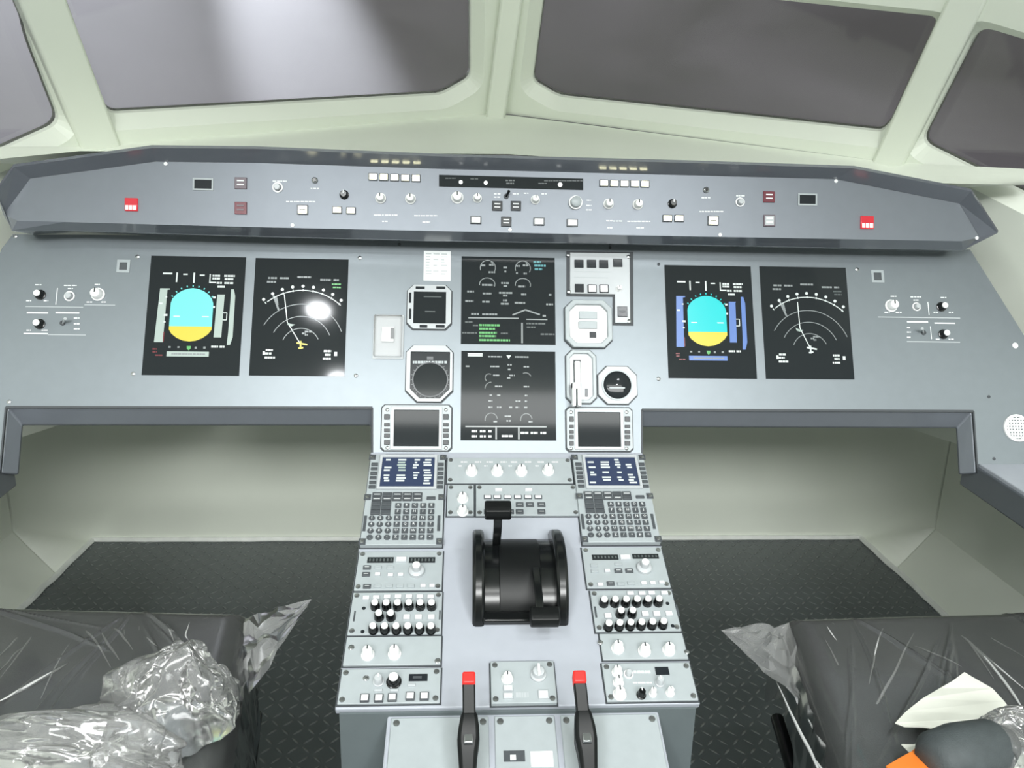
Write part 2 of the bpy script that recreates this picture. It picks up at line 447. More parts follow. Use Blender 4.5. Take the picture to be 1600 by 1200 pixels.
# ------------------------------------------------------------------ the cockpit's flat surfaces
A_P, B_P = 1.59696, 0.463945          # instrument panel: Y = A + B z
PANEL = Plane((0, A_P, 0), (1, 0, 0), (0, B_P, 1))
FACE = Plane((0, 1.485, 0.0), (1, 0, 0), (0, 0.27, 1))                  # glareshield face
Q_TOP, Q_KNEE, Q_REAR = Vector((0, 1.365, -0.500)), Vector((0, 1.180, -0.604)), Vector((0, 0.920, -0.715))
PED1 = Plane(Q_KNEE, (1, 0, 0), Q_TOP-Q_KNEE)                            # upper slope of the pedestal
PED2 = Plane(Q_REAR, (1, 0, 0), Q_KNEE-Q_REAR)                           # shallower slope behind it
PED_HW = 0.257
W_IN, W_OUT = Vector((0, 2.047, 0.243)), Vector((0.838, 1.727, 0.114))
def win_plane(sx):
    t = Vector((sx*(W_OUT.x-W_IN.x), W_OUT.y-W_IN.y, W_OUT.z-W_IN.z)).normalized()
    mm = Vector((-t.y*0, 0, 0))
    hm = Vector((t.y, -t.x, 0)) if sx > 0 else Vector((-t.y, t.x, 0)); hm.normalize()
    lean = math.radians(34)
    u = hm*math.sin(lean)+Vector((0, 0, 1))*math.cos(lean)
    ex = t if sx > 0 else -t
    return Plane(W_IN, ex, u)
WR, WL = win_plane(1), win_plane(-1)

# ------------------------------------------------------------------ room shell
def struct(name, mb, mat, pl=WORLD, bev=0, sm=40):
    return solo(name, mb, mat, pl, kind='structure', bev=bev, sm=sm)
XS, YF, YB = 1.385, 2.53, -0.95
XO, ZO = 1.50, -1.11      # crease where the sloping kerb meets the side wall
YT = 2.30                 # the side walls end here and turn into the front wall
struct('floor', MB().box(-XS-0.02, -7.0, XS+0.02, YF+0.02, FLOOR_Z-0.06, FLOOR_Z), 'tread')
struct('ceiling', MB().box(-1.75, YB-0.05, 1.75, 1.0, CEIL_Z, CEIL_Z+0.05), 'cream')
struct('wall_back', MB().box(-4.0, -7.05, 4.0, -7.0, FLOOR_Z-0.06, 3.2), 'cream')
struct('wall_light_block', MB().prism([(-4, FLOOR_Z), (-1.8, FLOOR_Z), (-1.8, CEIL_Z+0.05), (1.8, CEIL_Z+0.05), (1.8, FLOOR_Z), (4, FLOOR_Z), (4, 3.2), (-4, 3.2)], 0, 0.05), 'cream', Plane((0, YB, 0), (1, 0, 0), (0, 0, 1)), sm=0)  # unseen wall added to keep the hall light off the backdrop
def shell_profile(z):
    """half-width and corner radius of the lower shell at height z"""
    t = min(1, max(0, (z-FLOOR_Z)/(ZO-FLOOR_Z)))
    return XS+(XO-XS)*t, 0.015+0.21*t
LEV = [FLOOR_Z-0.06, FLOOR_Z, -1.23, -1.2, -1.17, -1.14, ZO, -1.05, -0.95, -0.8, -0.6, -0.3, 0.02]
NS = 14; vs = []; fs = []
for z in LEV:
    hx, rr = shell_profile(z); row = []
    def corner(sx):
        out = [(sx*hx, min(YT, YF-rr))]
        for k in range(NS+1):
            a = PI/2*k/NS; out.append((sx*(hx-rr+rr*math.cos(a)), YF-rr+rr*math.sin(a)))
        return out
    row = corner(-1)+list(reversed(corner(1)))
    vs += [(x, y, z) for x, y in row]
n = len(row)
inner = MB().add(vs, [(r*n+k, r*n+k+1, (r+1)*n+k+1, (r+1)*n+k) for r in range(len(LEV)-1) for k in range(n-1)])
wf = struct('wall_front', inner, 'cream', sm=30)
sol = wf.modifiers.new('thickness', 'SOLIDIFY'); sol.thickness = 0.04; sol.offset = 1
for sx, side in ((-1, 'left'), (1, 'right')):
    pts = [(sx*XS, FLOOR_Z), (sx*XS, FLOOR_Z-0.06), (sx*1.8, FLOOR_Z-0.06), (sx*1.8, 0.0), (sx*1.62, 0.0), (sx*XO, -0.3), (sx*XO, ZO)]
    pl = Plane((0, YT, 0), (1, 0, 0), (0, 0, 1))   # local w runs towards the cabin
    struct('wall_'+side, MB().prism(pts, 0.0, YT-YB), 'cream', pl, bev=0.012, sm=0)
    mb = MB(); random.seed(3 if sx < 0 else 4)
    p = [(sx*(XS-0.004+random.uniform(-.003, .003)), YF-0.01-k*0.045, FLOOR_Z+0.004) for k in range(22)]
    mb.tube(p, 0.010, 6)
    struct('trim_1' if sx < 0 else 'trim_2', mb, 'caulk')
mb = MB(); mb.tube([(x*0.06, YF-0.004+random.uniform(-.002, .002), FLOOR_Z+0.005) for x in range(-23, 24)], 0.011, 6)
struct('trim_3', mb, 'caulk')

def holed(pl, outer, hole, chamfer=0.022, depth=0.03, reveal=0.05, thick=0.02):
    """a wall with a window opening: flat face, chamfered lip round the opening, reveal"""
    mb = MB(); n = len(hole)
    cx = sum(p[0] for p in hole)/n; cy = sum(p[1] for p in hole)/n
    def grow(d):
        out = []
        for i in range(n):
            a, b, c = Vector(hole[i-1]), Vector(hole[i]), Vector(hole[(i+1) % n])
            e1 = (b-a).normalized(); e2 = (c-b).normalized()
            n1 = Vector((e1.y, -e1.x)); n2 = Vector((e2.y, -e2.x))
            k = (n1+n2); k = k/max(0.35, k.length_squared/2)
            out.append(tuple(b+k*d))
        return out
    area = sum(hole[i][0]*hole[(i+1) % n][1]-hole[(i+1) % n][0]*hole[i][1] for i in range(n))
    if area < 0: hole.reverse()
    h1 = grow(chamfer)
    tri = tessellate_polygon([[Vector((x, y, 0)) for x, y in outer], [Vector((x, y, 0)) for x, y in h1]])
    allp = list(outer)+h1
    mb.add([(x, y, 0) for x, y in allp], tri)
    mb.add([(x, y, 0) for x, y in h1]+[(x, y, -depth) for x, y in hole]+[(x, y, -reveal) for x, y in hole],
           [(k+r*n, (k+1) % n+r*n, (k+1) % n+(r+1)*n, k+(r+1)*n) for r in (0, 1) for k in range(n)])
    return mb
def round_corners(pts, rad, seg=5):
    out = []; n = len(pts)
    for i in range(n):
        a, b, c = Vector(pts[i-1]), Vector(pts[i]), Vector(pts[(i+1) % n])
        r = min(rad, (a-b).length*0.45, (c-b).length*0.45)
        p, q = b+(a-b).normalized()*r, b+(c-b).normalized()*r
        for k in range(seg+1):
            t = k/seg; out.append(tuple(p*(1-t)**2+b*2*t*(1-t)+q*t*t))
    return out

# main windshields: openings and the shell around them
TOPV = 0.0
holeL = WL.poly([(100, -6), (168, 178), (690, 148), (736, 122), (736, -40), (92, -40)], -0.03)
holeR = WR.poly([(853, -40), (831, 127), (872, 151), (1378, 206), (1392, 192), (1468, 26), (1160, -6)], -0.03)
holeL = round_corners(holeL, 0.02); holeR = round_corners(holeR, 0.02)
vtop = 0.80
crL = WL.poly([(167, 214), (745, 176)]); crR = WR.poly([(812, 176), (1374, 238)])
cL0 = WL.uv(W_IN); 
vL = WL.at(770, 178)[1]; vR = WR.at(790, 178)[1]
postL_b, postL_t = WL.at(146, 205), WL.at(56, -20)
postR_b, postR_t = WR.at(1398, 235), WR.at(1508, 8)
def ext(b, t, v):
    k = (v-b[1])/(t[1]-b[1]); return (b[0]+(t[0]-b[0])*k, v)
outL = [(0.0, vL), (0.0, vtop), ext(postL_b, postL_t, vtop), ext(postL_b, postL_t, -0.10), ext(postL_b, postL_t, crL[0][1]), crL[0]]
outL = [(0.0, vL), (0.0, vtop), ext(postL_b, postL_t, vtop), ext(postL_b, postL_t, crL[0][1]-0.02)]
outR = [(0.0, vR), ext(postR_b, postR_t, crR[1][1]-0.02), ext(postR_b, postR_t, vtop), (0.0, vtop)]
struct('wall_windshield_left', holed(WL, outL, holeL), 'cream', WL, sm=0)
struct('wall_windshield_right', holed(WR, outR, holeR), 'cream', WR, sm=0)
# side window planes share the post line and run back towards the cabin
def side_plane(W, b, t, sx):
    p0, p1 = W.P(*b), W.P(*t)
    up = (p1-p0).normalized(); s = Vector((sx*0.52, -0.86, -0.05)).normalized()
    ex = s if sx > 0 else -s
    n = ex.cross(up).normalized()
    return Plane(p0, ex, n.cross(ex)), up
SL, upL = side_plane(WL, postL_b, postL_t, -1)
SR, upR = side_plane(WR, postR_b, postR_t, 1)
def post_u(pl, up, v):
    d = Vector((up.dot(pl.ex), up.dot(pl.ey))); return d.x/d.y*v
sideL = round_corners(SL.poly([(97, 192), (46, 60), (20, -60), (-420, -60), (-420, 425)], -0.03), 0.03)
sideR = round_corners(SR.poly([(1437, 222), (1530, 40), (1960, 170), (2000, 500)], -0.03), 0.03)
vb = -0.75
def side_outer(pl, up, sx): return [(post_u(pl, up, vb), vb), (sx*1.6, vb), (sx*1.6, 0.86), (post_u(pl, up, 0.86), 0.86)]
struct('wall_side_left', holed(SL, side_outer(SL, upL, -1), sideL), 'cream', SL, sm=0)
struct('wall_side_right', holed(SR, side_outer(SR, upR, 1), sideR), 'cream', SR, sm=0)
# raised posts over the joints
def post(name, b, t, wd, th, hm, px0, px1):
    b, t = Vector(b), Vector(t); d = (t-b).normalized(); side = d.cross(hm).normalized(); out = side.cross(d).normalized()
    pl = Plane(b, side, d) 
    if pl.n.dot(hm) < 0: pl = Plane(b, -side, d)
    L = (t-b).length
    return struct(name, MB().prism([(-wd/2, 0), (wd/2, 0), (wd/2, L), (-wd/2, L)], -0.05, th), 'cream', pl, bev=0.006)
post('trim_4', WL.P(0.0, vL-0.01), WL.P(0.0, vtop), 0.05, 0.035, Vector((0, -1, 0.3)), 0, 0)
post('trim_5', WL.P(*ext(postL_b, postL_t, crL[0][1]-0.03)), WL.P(*ext(postL_b, postL_t, vtop)), 0.078, 0.018, (WL.n+SL.n), 0, 0)
post('trim_6', WR.P(*ext(postR_b, postR_t, crR[1][1]-0.03)), WR.P(*ext(postR_b, postR_t, vtop)), 0.066, 0.018, (WR.n+SR.n), 0, 0)
# shelf between the windshield foot and the glareshield
shelf = MB()
pL0 = WL.P(*ext(postL_b, postL_t, crL[0][1]-0.02)); pC = WL.P(0, vL); pR0 = WR.P(*ext(postR_b, postR_t, crR[1][1]-0.02))
eL, eR = pL0-SL.ex*0.30, pR0+SR.ex*0.30
front = [eL+Vector((0, 0, -0.03)), Vector((-0.8, 1.53, 0.03)), Vector((0, 1.56, 0.045)), Vector((0.8, 1.53, 0.01)), eR+Vector((0, 0, -0.03))]
back = [eL, pL0, pC, pR0, eR]
vs = []; N = 12
for k in range(5):
    for j in range(N+1):
        t = j/N; p = front[k]*(1-t)+back[k]*t; p.z -= 0.035*math.sin(PI*t)*(1 if 0 < k < 4 else 0.2); vs.append(p)
fs = [(k*(N+1)+j, (k+1)*(N+1)+j, (k+1)*(N+1)+j+1, k*(N+1)+j+1) for k in range(4) for j in range(N)]
struct('wall_shelf', MB().add(vs, fs), 'cream', sm=180)

# panes of glass and the screen beyond them
def pane(name, pl, hole):
    struct(name, MB().prism(hole, -0.048, -0.04), 'glass', pl, sm=0)
pane('window_1', SL, sideL); pane('window_2', WL, holeL); pane('window_3', WR, holeR); pane('window_4', SR, sideR)
vs = []; fs = []; N = 48
for k in range(N+1):
    a = math.radians(-10+200*k/N)
    for z in (-0.9, 2.6): vs.append((3.3*math.cos(a), 0.2+3.3*math.sin(a), z))
fs = [(2*k, 2*k+2, 2*k+3, 2*k+1) for k in range(N)]
struct('backdrop', MB().add(vs, fs), 'sky', sm=180)

# ------------------------------------------------------------------ glareshield
gs = Thing('glareshield', 'wide grey glareshield with knobs and lit buttons below the windshield', 'glareshield', FACE)
inner_px = [(5, 335), (47, 279), (243, 252.5), (400, 254.5), (690, 264), (1080, 274), (1306, 280), (1499, 318), (1531, 371), (1502, 377), (1000, 368), (680, 361), (400, 355), (100, 347), (27, 345)]
outer_px = [(0, 300), (22, 261), (238, 231), (400, 232.5), (690, 244.5), (1080, 254.5), (1334, 263), (1517, 299), (1559, 364), (1504, 391), (1000, 381), (680, 376), (400, 369), (100, 360), (19, 360)]
outer_px[0] = (-6, 300)
nw = len(inner_px); ww = [0.03, 0.03, 0.03, 0.03, 0.03, 0.03, 0.03, 0.03, 0.02, -0.03, -0.03, -0.03, -0.03, -0.03, -0.015]
inn = FACE.poly(inner_px); outp = [FACE.at(x, y, q) for (x, y), q in zip(outer_px, ww)]
gs.part('face_panel', MB().prism(inn, -0.006, 0.0), 'shield', sm=0)
mb = MB(); vs = [(x, y, 0.0005) for x, y in inn]+[(x, y, q) for (x, y), q in zip(outp, ww)]
lip = [(x*1.004, y+(0.006 if q > 0 else 0.0), q-0.004) for (x, y), q in zip(outp, ww)]
bk = [(x*1.0, y+(0.004 if q > 0 else 0.01), -0.125) for (x, y), q in zip(outp, ww)]
vs += lip+bk
fs = []
for r in range(3):
    for k in range(nw):
        fs.append((r*nw+k, r*nw+(k+1) % nw, (r+1)*nw+(k+1) % nw, (r+1)*nw+k))
mb.add(vs, fs); rim = gs.part('rim', mb, 'rim', sm=0, label='darker glossy grey rim')
for q in [(259, 256), (1306, 283), (1526, 372), (457, 352), (1125, 367), (797, 359)]: screw(gs, *q, r=0.0035, mat='white')
# outboard windows and warning buttons
for (x0, y0, x1, y1) in [(304, 281, 331, 295), (1249, 305, 1274, 319)]:
    r = FACE.rect(x0, y0, x1, y1); o_ = inset(r, -0.003)
    f = gs.part('window_frame', MB().frame(rpoly(o_), rpoly(r), 0, 0.0015), 'unit')
    gs.part('window_lens', MB().box(*r, 0, 0.0006), 'dark', f)
button(gs, 376.5, 286.5, 19, 18, 'purple', None, 'mark', split=True)
button(gs, 376.5, 325.5, 19, 19, 'darkred', None, 'purple', split=True)
button(gs, 1201, 308, 18, 17, 'darkred', None, 'mark', split=True)
button(gs, 1201.5, 345, 18, 18, 'purple', 'bezel', 'mark', split=True)
for cx, cy in [(206, 320), (1354, 348)]:
    r = FACE.rect(cx-10, cy-10, cx+10, cy+10)
    b = gs.part('red_warning_button', MB().box(*r, 0, 0.004), 'g_red', bev=0.0008, label='lit red warning button')
    mb = MB(); ww_ = r[2]-r[0]; hh = r[3]-r[1]
    for a, c in ((0.08, 0.3), (0.36, 0.6), (0.66, 0.92)): mb.box(r[0]+ww_*a, r[1]+hh*0.08, r[0]+ww_*c, r[1]+hh*0.42, 0.004, 0.0046)
    gs.part('legend', mb, 'g_pink', b)
ringbutton(gs, 434, 293, 0.0095); ringbutton(gs, 1156, 316, 0.0088)
for px, py in [(492, 282), (1103, 297)]:
    u, v = FACE.at(px, py)
    k = gs.part('dimmer_lens', MB().lathe(u, v, [(0.006, 0), (0.0055, 0.003), (0.003, 0.005)], 18), 'steel')
    gs.part('dark_iris', MB().lathe(u, v, [(0.0032, 0.0045), (0.003, 0.0056)], 14), 'black', k)
for px, py in [(537, 303), (1052, 317)]: knob(gs, px, py, 0.0075, 0.012, 'black', None)
button(gs, 473, 328, 17, 15, 'key', 'g_amber', 'key'); button(gs, 1114, 345, 17, 15, 'key', 'g_amber', 'key')
for px, py in [(527, 328.5), (548.5, 329.5), (1042.5, 341.5), (1061, 341.5)]: button(gs, px, py, 15, 11, 'key', 'g_amber', 'key')
for k in range(5):
    button(gs, 583+16.8*k, 276.5+0.6*k, 14, 11.5, 'key', 'g_amber', 'unit', name='lit_push_button', label='amber lit push button')
    button(gs, 943.5+16*k, 286.5+0.3*k, 14, 11, 'key', 'g_amber', 'unit', name='lit_push_button', label='amber lit push button')
for px, py in [(594, 308), (641, 309), (952, 317), (998, 318)]: knob(gs, px, py, 0.0085, 0.016, 'white')
# flight control unit
fr = FACE.poly([(686, 273.5), (911, 279.5), (911, 297), (686, 291.5)])
dw = gs.part('readout_window', MB().prism(fr, 0, 0.002), 'screen', sm=0, label='long black readout window')
mb = MB()
for x, y, q in [(720, 285, 3), (759, 286, 3), (875, 289, 3.4)]:
    u, v = FACE.at(x, y); mb.cyl(u, v, q*0.00123, 0.002, 0.0026, 12)
gs.part('lit_dot', mb, 'g_key', dw)
mb = MB()
for q in bars(704, 279, 16, 1.2)+bars(741, 280, 12, 1.2)+bars(797, 282.5, 14, 2)+bars(797, 287, 12, 2)+bars(880, 283, 60, 1.2)+bars(848, 287, 14, 1.2): mb.box(*FACE.rect(*q), 0.002, 0.0024)
gs.part('readout_digits', mb, 'g_dim', dw)
for px, py, r in [(714.5, 307, 0.010), (746, 308, 0.0075), (837, 310.5, 0.0075)]: knob(gs, px, py, r, 0.016, 'white', w=0)
u, v = FACE.at(899, 317)
k = gs.part('altitude_knob', MB().lathe(u, v, [(0.0125, 0), (0.0125, 0.003), (0.0105, 0.004), (0.0098, 0.014), (0.0085, 0.015)], 28), 'unit')
gs.part('knob_ring', MB().ring(u, v, 0.0105, 0.0128, 0.003, 0.0045, 32), 'white', k)
for px, py in [(777, 322), (806, 322), (791, 346.5)]: button(gs, px, py, 16, 15, 'dark', None, 'mark', split=True)
for px, py in [(743.5, 344), (842, 346.5), (894, 348.5)]:
    button(gs, px, py, 17, 12, 'key', 'g_key', None, h=0.004); 
toggle(gs, 791, 307, 0.012, mat='black')
mk = []
for a in [(437, 283, 22), (492, 294.5, 13), (470, 315, 46), (603, 336, 38), (602, 346, 10), (665, 337, 36), (666, 347, 12), (777, 303, 10), (777, 308, 10), (806, 303, 10), (822, 302, 7), (850, 303, 8), (920, 313, 7), (920, 321, 8), (920, 328, 9), (952, 345, 10), (965, 345.5, 14), (953, 356, 8), (998, 346, 36), (1000, 356, 12), (1103, 309, 14), (1112, 330.5, 38), (1157, 306, 14)]:
    mk += bars(*a, h=1.8)
marks(gs, mk)

# ------------------------------------------------------------------ main instrument panel
mp = Thing('instrument_panel', 'broad sloping grey instrument panel carrying the flight displays', 'instrument panel', PANEL)
out_px = [(-30, 470), (-9, 415), (3, 388), (20, 366), (800, 372), (1516, 390), (1604, 530), (1760, 560), (1760, 725), (1527, 725), (1521, 642), (1003, 640), (1003, 714), (582, 714), (582, 637), (9, 636), (0, 725), (-120, 725), (-120, 560), (-110, 520)]
pp = PANEL.poly(out_px)
# keep the two knee cut-outs level
mp.part('panel_face', MB().prism(pp, -0.006, 0.0), 'panel', sm=0)
def flange(pts, name):
    a = [PANEL.at(x, y) for x, y in pts]; mb = MB(); n = len(a)
    back_ = []
    cx_ = sum(p[0] for p in a)/n
    for i, (u, v) in enumerate(a):
        back_.append((u, v))
    vs = [(u, v, 0.0) for u, v in a]
    return mb, vs
def cut_flange(L, Rr, top, lowL, lowR, name):
    """folded edge under the panel: leans back and down round the knee opening"""
    tl, tr = PANEL.at(L[0], L[1]), PANEL.at(Rr[0], Rr[1])
    bl, br = PANEL.at(*lowL), PANEL.at(*lowR)
    d = 0.030; dL, dR = (0.016, 0.006) if L[0] < 500 else (0.006, 0.018)
    mb = MB()
    path = [(bl[0], bl[1]), (tl[0], tl[1]), (tr[0], tr[1]), (br[0], br[1])]
    ins = [(bl[0]+dL, bl[1]), (tl[0]+dL, tl[1]-d), (tr[0]-dR, tr[1]-d), (br[0]-dR, br[1])]
    vs = [(u, v, -0.004) for u, v in path]+[(u, v, -0.028) for u, v in ins]+[(u, v, -0.034) for u, v in ins]+[(u, v, -0.034) for u, v in path]
    fs = []
    for k in range(3):
        for r in range(4): fs.append((r*4+k, r*4+k+1, ((r+1) % 4)*4+k+1, ((r+1) % 4)*4+k))
    fs += [(0, 4, 8, 12), (3, 15, 11, 7)]
    mb.add(vs, fs)
    mp.part(name, mb, 'shield', sm=0, bev=0.003)
    mp.part('edge_seal', MB().bar(tl, tr, 0.0045, -0.003, 0.0006).bar(tl, bl, 0.003, -0.003, 0.0006).bar(tr, br, 0.003, -0.003, 0.0006), 'groove', sm=0)
cut_flange((9, 636), (582, 637), None, (-1, 740), (582, 714), 'knee_flange')
cut_flange((1003, 640), (1521, 642.5), None, (1003, 714), (1528, 740), 'knee_flange')
for q in [(24, 369), (215, 401), (208, 584), (14, 628), (562, 403), (556, 587), (1029, 592), (1339, 421), (1515, 384)]: screw(mp, *q, r=0.004)
for q in [(953, 387), (1029, 413), (1545, 620), (1553, 717), (624, 382)]: screw(mp, *q, r=0.003, mat='groove')
screw(mp, 1586, 540, r=0.006, mat='white')
for cx, cy in [(193, 416), (1371, 432)]:
    r = PANEL.rect(cx-6, cy-6, cx+6, cy+6); o_ = inset(r, -0.005)
    f = mp.part('sensor_frame', MB().frame(rpoly(o_), rpoly(r), 0, 0.0012), 'unit')
    mp.part('sensor_lens', MB().box(*r, 0, 0.0006), 'key', f)
# outboard light knobs
for px, py in [(60, 459), (59, 505), (1474, 478), (1477, 521)]: knob(mp, px, py, 0.0085, 0.013, 'black', 'white')
ringbutton(mp, 109, 463, 0.0098); ringbutton(mp, 1431.5, 479.5, 0.0088)
for px, py in [(150, 458), (1396, 476)]: knob(mp, px, py, 0.011, 0.016, 'white')
toggle(mp, 98, 505, 0.018, mat='bezel', dx=0.6, dy=0.2); toggle(mp, 1443, 520, 0.018, mat='bezel', dx=-0.6, dy=0.2)
mk = []
for a in [(60, 445, 10), (110, 446, 20), (110, 451, 8), (152, 444.5, 8), (45, 470, 8), (72, 470, 7), (140, 472, 9), (162, 472, 7), (45, 516, 7), (70, 516, 10), (120, 497, 9), (120, 506, 9), (120, 514, 9),
          (1396, 463, 9), (1431, 464, 17), (1431, 469, 8), (1474, 465, 9), (1386, 488, 8), (1404, 488, 9), (1462, 488, 7), (1486, 488, 7), (1420, 512, 6), (1420, 519, 6), (1420, 527, 6), (1465, 530, 6), (1486, 530, 8)]:
    mk += bars(*a, h=1.7)
mk += [(42, 487.5, 75, 490), (87, 487.5, 124, 490), (37, 520.3, 75, 522), (88, 450, 89.2, 476), (1417, 502, 1450, 504), (1460, 504, 1492, 506), (1450, 472, 1451.2, 492), (1454, 510, 1455, 530)]
marks(mp, mk)
marks(mp, [(40, 479, 130, 480.2), (132, 476, 180, 477.2), (75, 522.5, 134, 523.8), (1372, 495.5, 1500, 497), (1417, 533.5, 1500, 535)], 'softmark', name='outline_marks')
# white placard
pr_ = PANEL.rect(662, 392.5, 704, 439)
pc = solo('placard', MB().box(*pr_, 0, 0.001), 'mark', PANEL, 'small white printed placard above the left square standby display', 'placard', u=pr_[0], v=pr_[1])
tx = MB(); random.seed(5)
for row in range(8):
    for c in range(3):
        if random.random() < 0.85:
            x = pr_[0]+0.004+c*0.015; y = pr_[3]-0.007-row*0.0058
            tx.box(x, y, x+random.uniform(0.006, 0.012), y+0.0018, 0.001, 0.0012)
me = tx.mesh('printed_text', (pr_[0], pr_[1], 0)); me.materials.append(M['softmark']); o = bpy.data.objects.new('printed_text', me); o.parent = pc; COL.objects.link(o)

# ------------------------------------------------------------------ flight displays
class Disp:
    def __init__(s, name, label, quad, cat='display', pl=PANEL):
        s.q = [pl.at(*p) for p in quad]
        u0 = (s.q[0][0]+s.q[3][0])/2; u1 = (s.q[1][0]+s.q[2][0])/2; v1 = (s.q[0][1]+s.q[1][1])/2; v0 = (s.q[2][1]+s.q[3][1])/2
        s.r = (u0, v0, u1, v1)
        s.T = Thing(name, label, cat, pl, (u0+u1)/2, (v0+v1)/2, 0)
        s.T.part('screen_glass', MB().box(u0, v0, u1, v1, -0.004, 0.0012), 'screen', sm=0)
        s.b = None
    def box_(s, x0, y0, x1, y1): s.b = (x0, y0, x1, y1); return s
    def xy(s, x, y):
        b = s.b; return (s.r[0]+(x-b[0])/(b[2]-b[0])*(s.r[2]-s.r[0]), s.r[3]-(y-b[1])/(b[3]-b[1])*(s.r[3]-s.r[1]))
    def k(s): return (s.r[2]-s.r[0])/(s.b[2]-s.b[0])
    def ky(s): return (s.r[3]-s.r[1])/(s.b[3]-s.b[1])
    W0, W1 = 0.0012, 0.0016
    def rects(s, name, rs, mat, lift=0):
        for g in clusters([s.xy(q[0], q[1])+s.xy(q[2], q[3]) for q in rs], 0.017):
            mb = MB()
            for r in g: mb.box(*r, s.W0, s.W1+lift)
            s.T.part(name, mb, mat, sm=0)
    def poly(s, name, pts, mat, lift=0): return s.T.part(name, MB().prism([s.xy(*p) for p in pts], s.W0, s.W1+lift), mat, sm=0)
    def lines(s, name, segs, mat, wd=3.0, lift=0):
        mb = MB()
        for pts in segs:
            for a, b in zip(pts, pts[1:]): mb.bar(s.xy(*a), s.xy(*b), wd*s.k(), s.W0, s.W1+lift)
        return s.T.part(name, mb, mat, sm=0)
def arc(cx, cy, r, a0, a1, n=24, sy=1.0):
    return [(cx+r*math.cos(math.radians(a0+(a1-a0)*i/n)), cy-r*sy*math.sin(math.radians(a0+(a1-a0)*i/n))) for i in range(n+1)]
def words(rs, hh=9, seed=1):
    random.seed(seed); out = []
    for x0, x1, y in rs:
        x = x0
        while x < x1:
            d = min(random.uniform(8, 22), x1-x); out.append((x, y-hh/2, x+d, y+hh/2)); x += d+random.uniform(2, 4)
    return out

def pfd(label, quad, sky, tape):
    D = Disp('flight_display', label, quad).box_(915, 80, 1520, 828)
    cap = [(1062, 380), (1070, 352), (1095, 322), (1130, 300), (1165, 288), (1195, 284), (1228, 288), (1262, 300), (1298, 324), (1320, 352), (1330, 380)]
    D.poly('sky_half', cap+[(1330, 525), (1062, 525)], sky)
    D.poly('ground_half', [(1062, 525), (1330, 525), (1330, 545), (1310, 572), (1275, 598), (1235, 614), (1195, 619), (1155, 614), (1115, 598), (1080, 572), (1062, 545)], 'g_yellow')
    mb = []
    for i in range(9):
        a = math.radians(35+i*13.75); x, y = 1195+150*math.cos(a), 425-150*math.sin(a)
        mb.append([(x, y), (x+10*math.cos(a), y-10*math.sin(a))])
    D.lines('roll_scale', mb, sky, 7)
    D.poly('speed_tape', [(988, 288), (1050, 288), (1050, 295), (1034, 297), (1030, 625), (976, 625)], tape)
    D.rects('speed_scale', [(1026, 338, 1036, 346), (990, 378, 1010, 388), (1024, 450, 1046, 462), (1026, 495, 1038, 503)], 'g_white', 0.0004)
    D.rects('overspeed_strip', [(1030, 562, 1036, 622)], 'g_redtext', 0.0004)
    D.poly('altitude_tape', [(1352, 322), (1402, 322), (1398, 330), (1394, 592), (1346, 592)], tape)
    D.lines('altitude_box', [[(1396, 437), (1420, 437), (1420, 482), (1396, 482)]], 'g_white', 5)
    D.poly('vertical_speed_scale', [(1438, 288), (1455, 288), (1466, 330), (1466, 590), (1452, 638), (1432, 638), (1436, 560)], tape)
    D.rects('horizon_marks', [(1085, 460, 1125, 467), (1265, 460, 1308, 467)], 'g_white', 0.0004)
    D.rects('mode_text', [(998, 187, 1057, 197), (1083, 185, 1092, 247), (1127, 192, 1155, 200), (1192, 185, 1202, 250), (1232, 196, 1263, 204), (1295, 192, 1302, 250), (1302, 242, 1340, 250)]+words([(1314, 1362, 202), (1314, 1362, 220), (1388, 1456, 202), (1392, 1448, 222), (1344, 1376, 248), (1392, 1448, 248), (1350, 1396, 272), (1335, 1378, 650), (1388, 1418, 650), (1326, 1342, 341), (1330, 1342, 401)], 12, 3), 'g_white')
    D.rects('heading_scale', [(1060, 682, 1323, 712)], tape)
    D.rects('heading_text', words([(1090, 1300, 697)], 8, 4), 'g_grey', 0.0004)
    D.rects('deviation_dots', [(1068, 650, 1082, 660), (1124, 650, 1137, 660), (1232, 651, 1245, 664), (1286, 650, 1300, 663)], 'g_grey')
    D.poly('sideslip_mark', [(1182, 648), (1208, 648), (1206, 664), (1195, 674), (1184, 664)], 'g_green')
    D.rects('red_text', words([(970, 996, 668), (972, 998, 685), (990, 1034, 706)], 9, 5), 'g_redtext')
    return D
LP = [(232, 400), (381.5, 402), (377, 587), (226.5, 586.5)]; LN = [(397, 403), (543, 406), (540, 588), (392, 587)]
RP = [(1040, 415), (1175, 416), (1180, 592), (1042.5, 591)]; RN = [(1189, 417), (1324.5, 418), (1331, 593), (1194, 592)]
pfd('tall black display with pale cyan and yellow horizon at the left end of the panel', LP, 'g_cyan', 'g_tape')
pfd('tall black display with turquoise and yellow horizon and blue side tapes', RP, 'g_cyan2', 'g_blue')

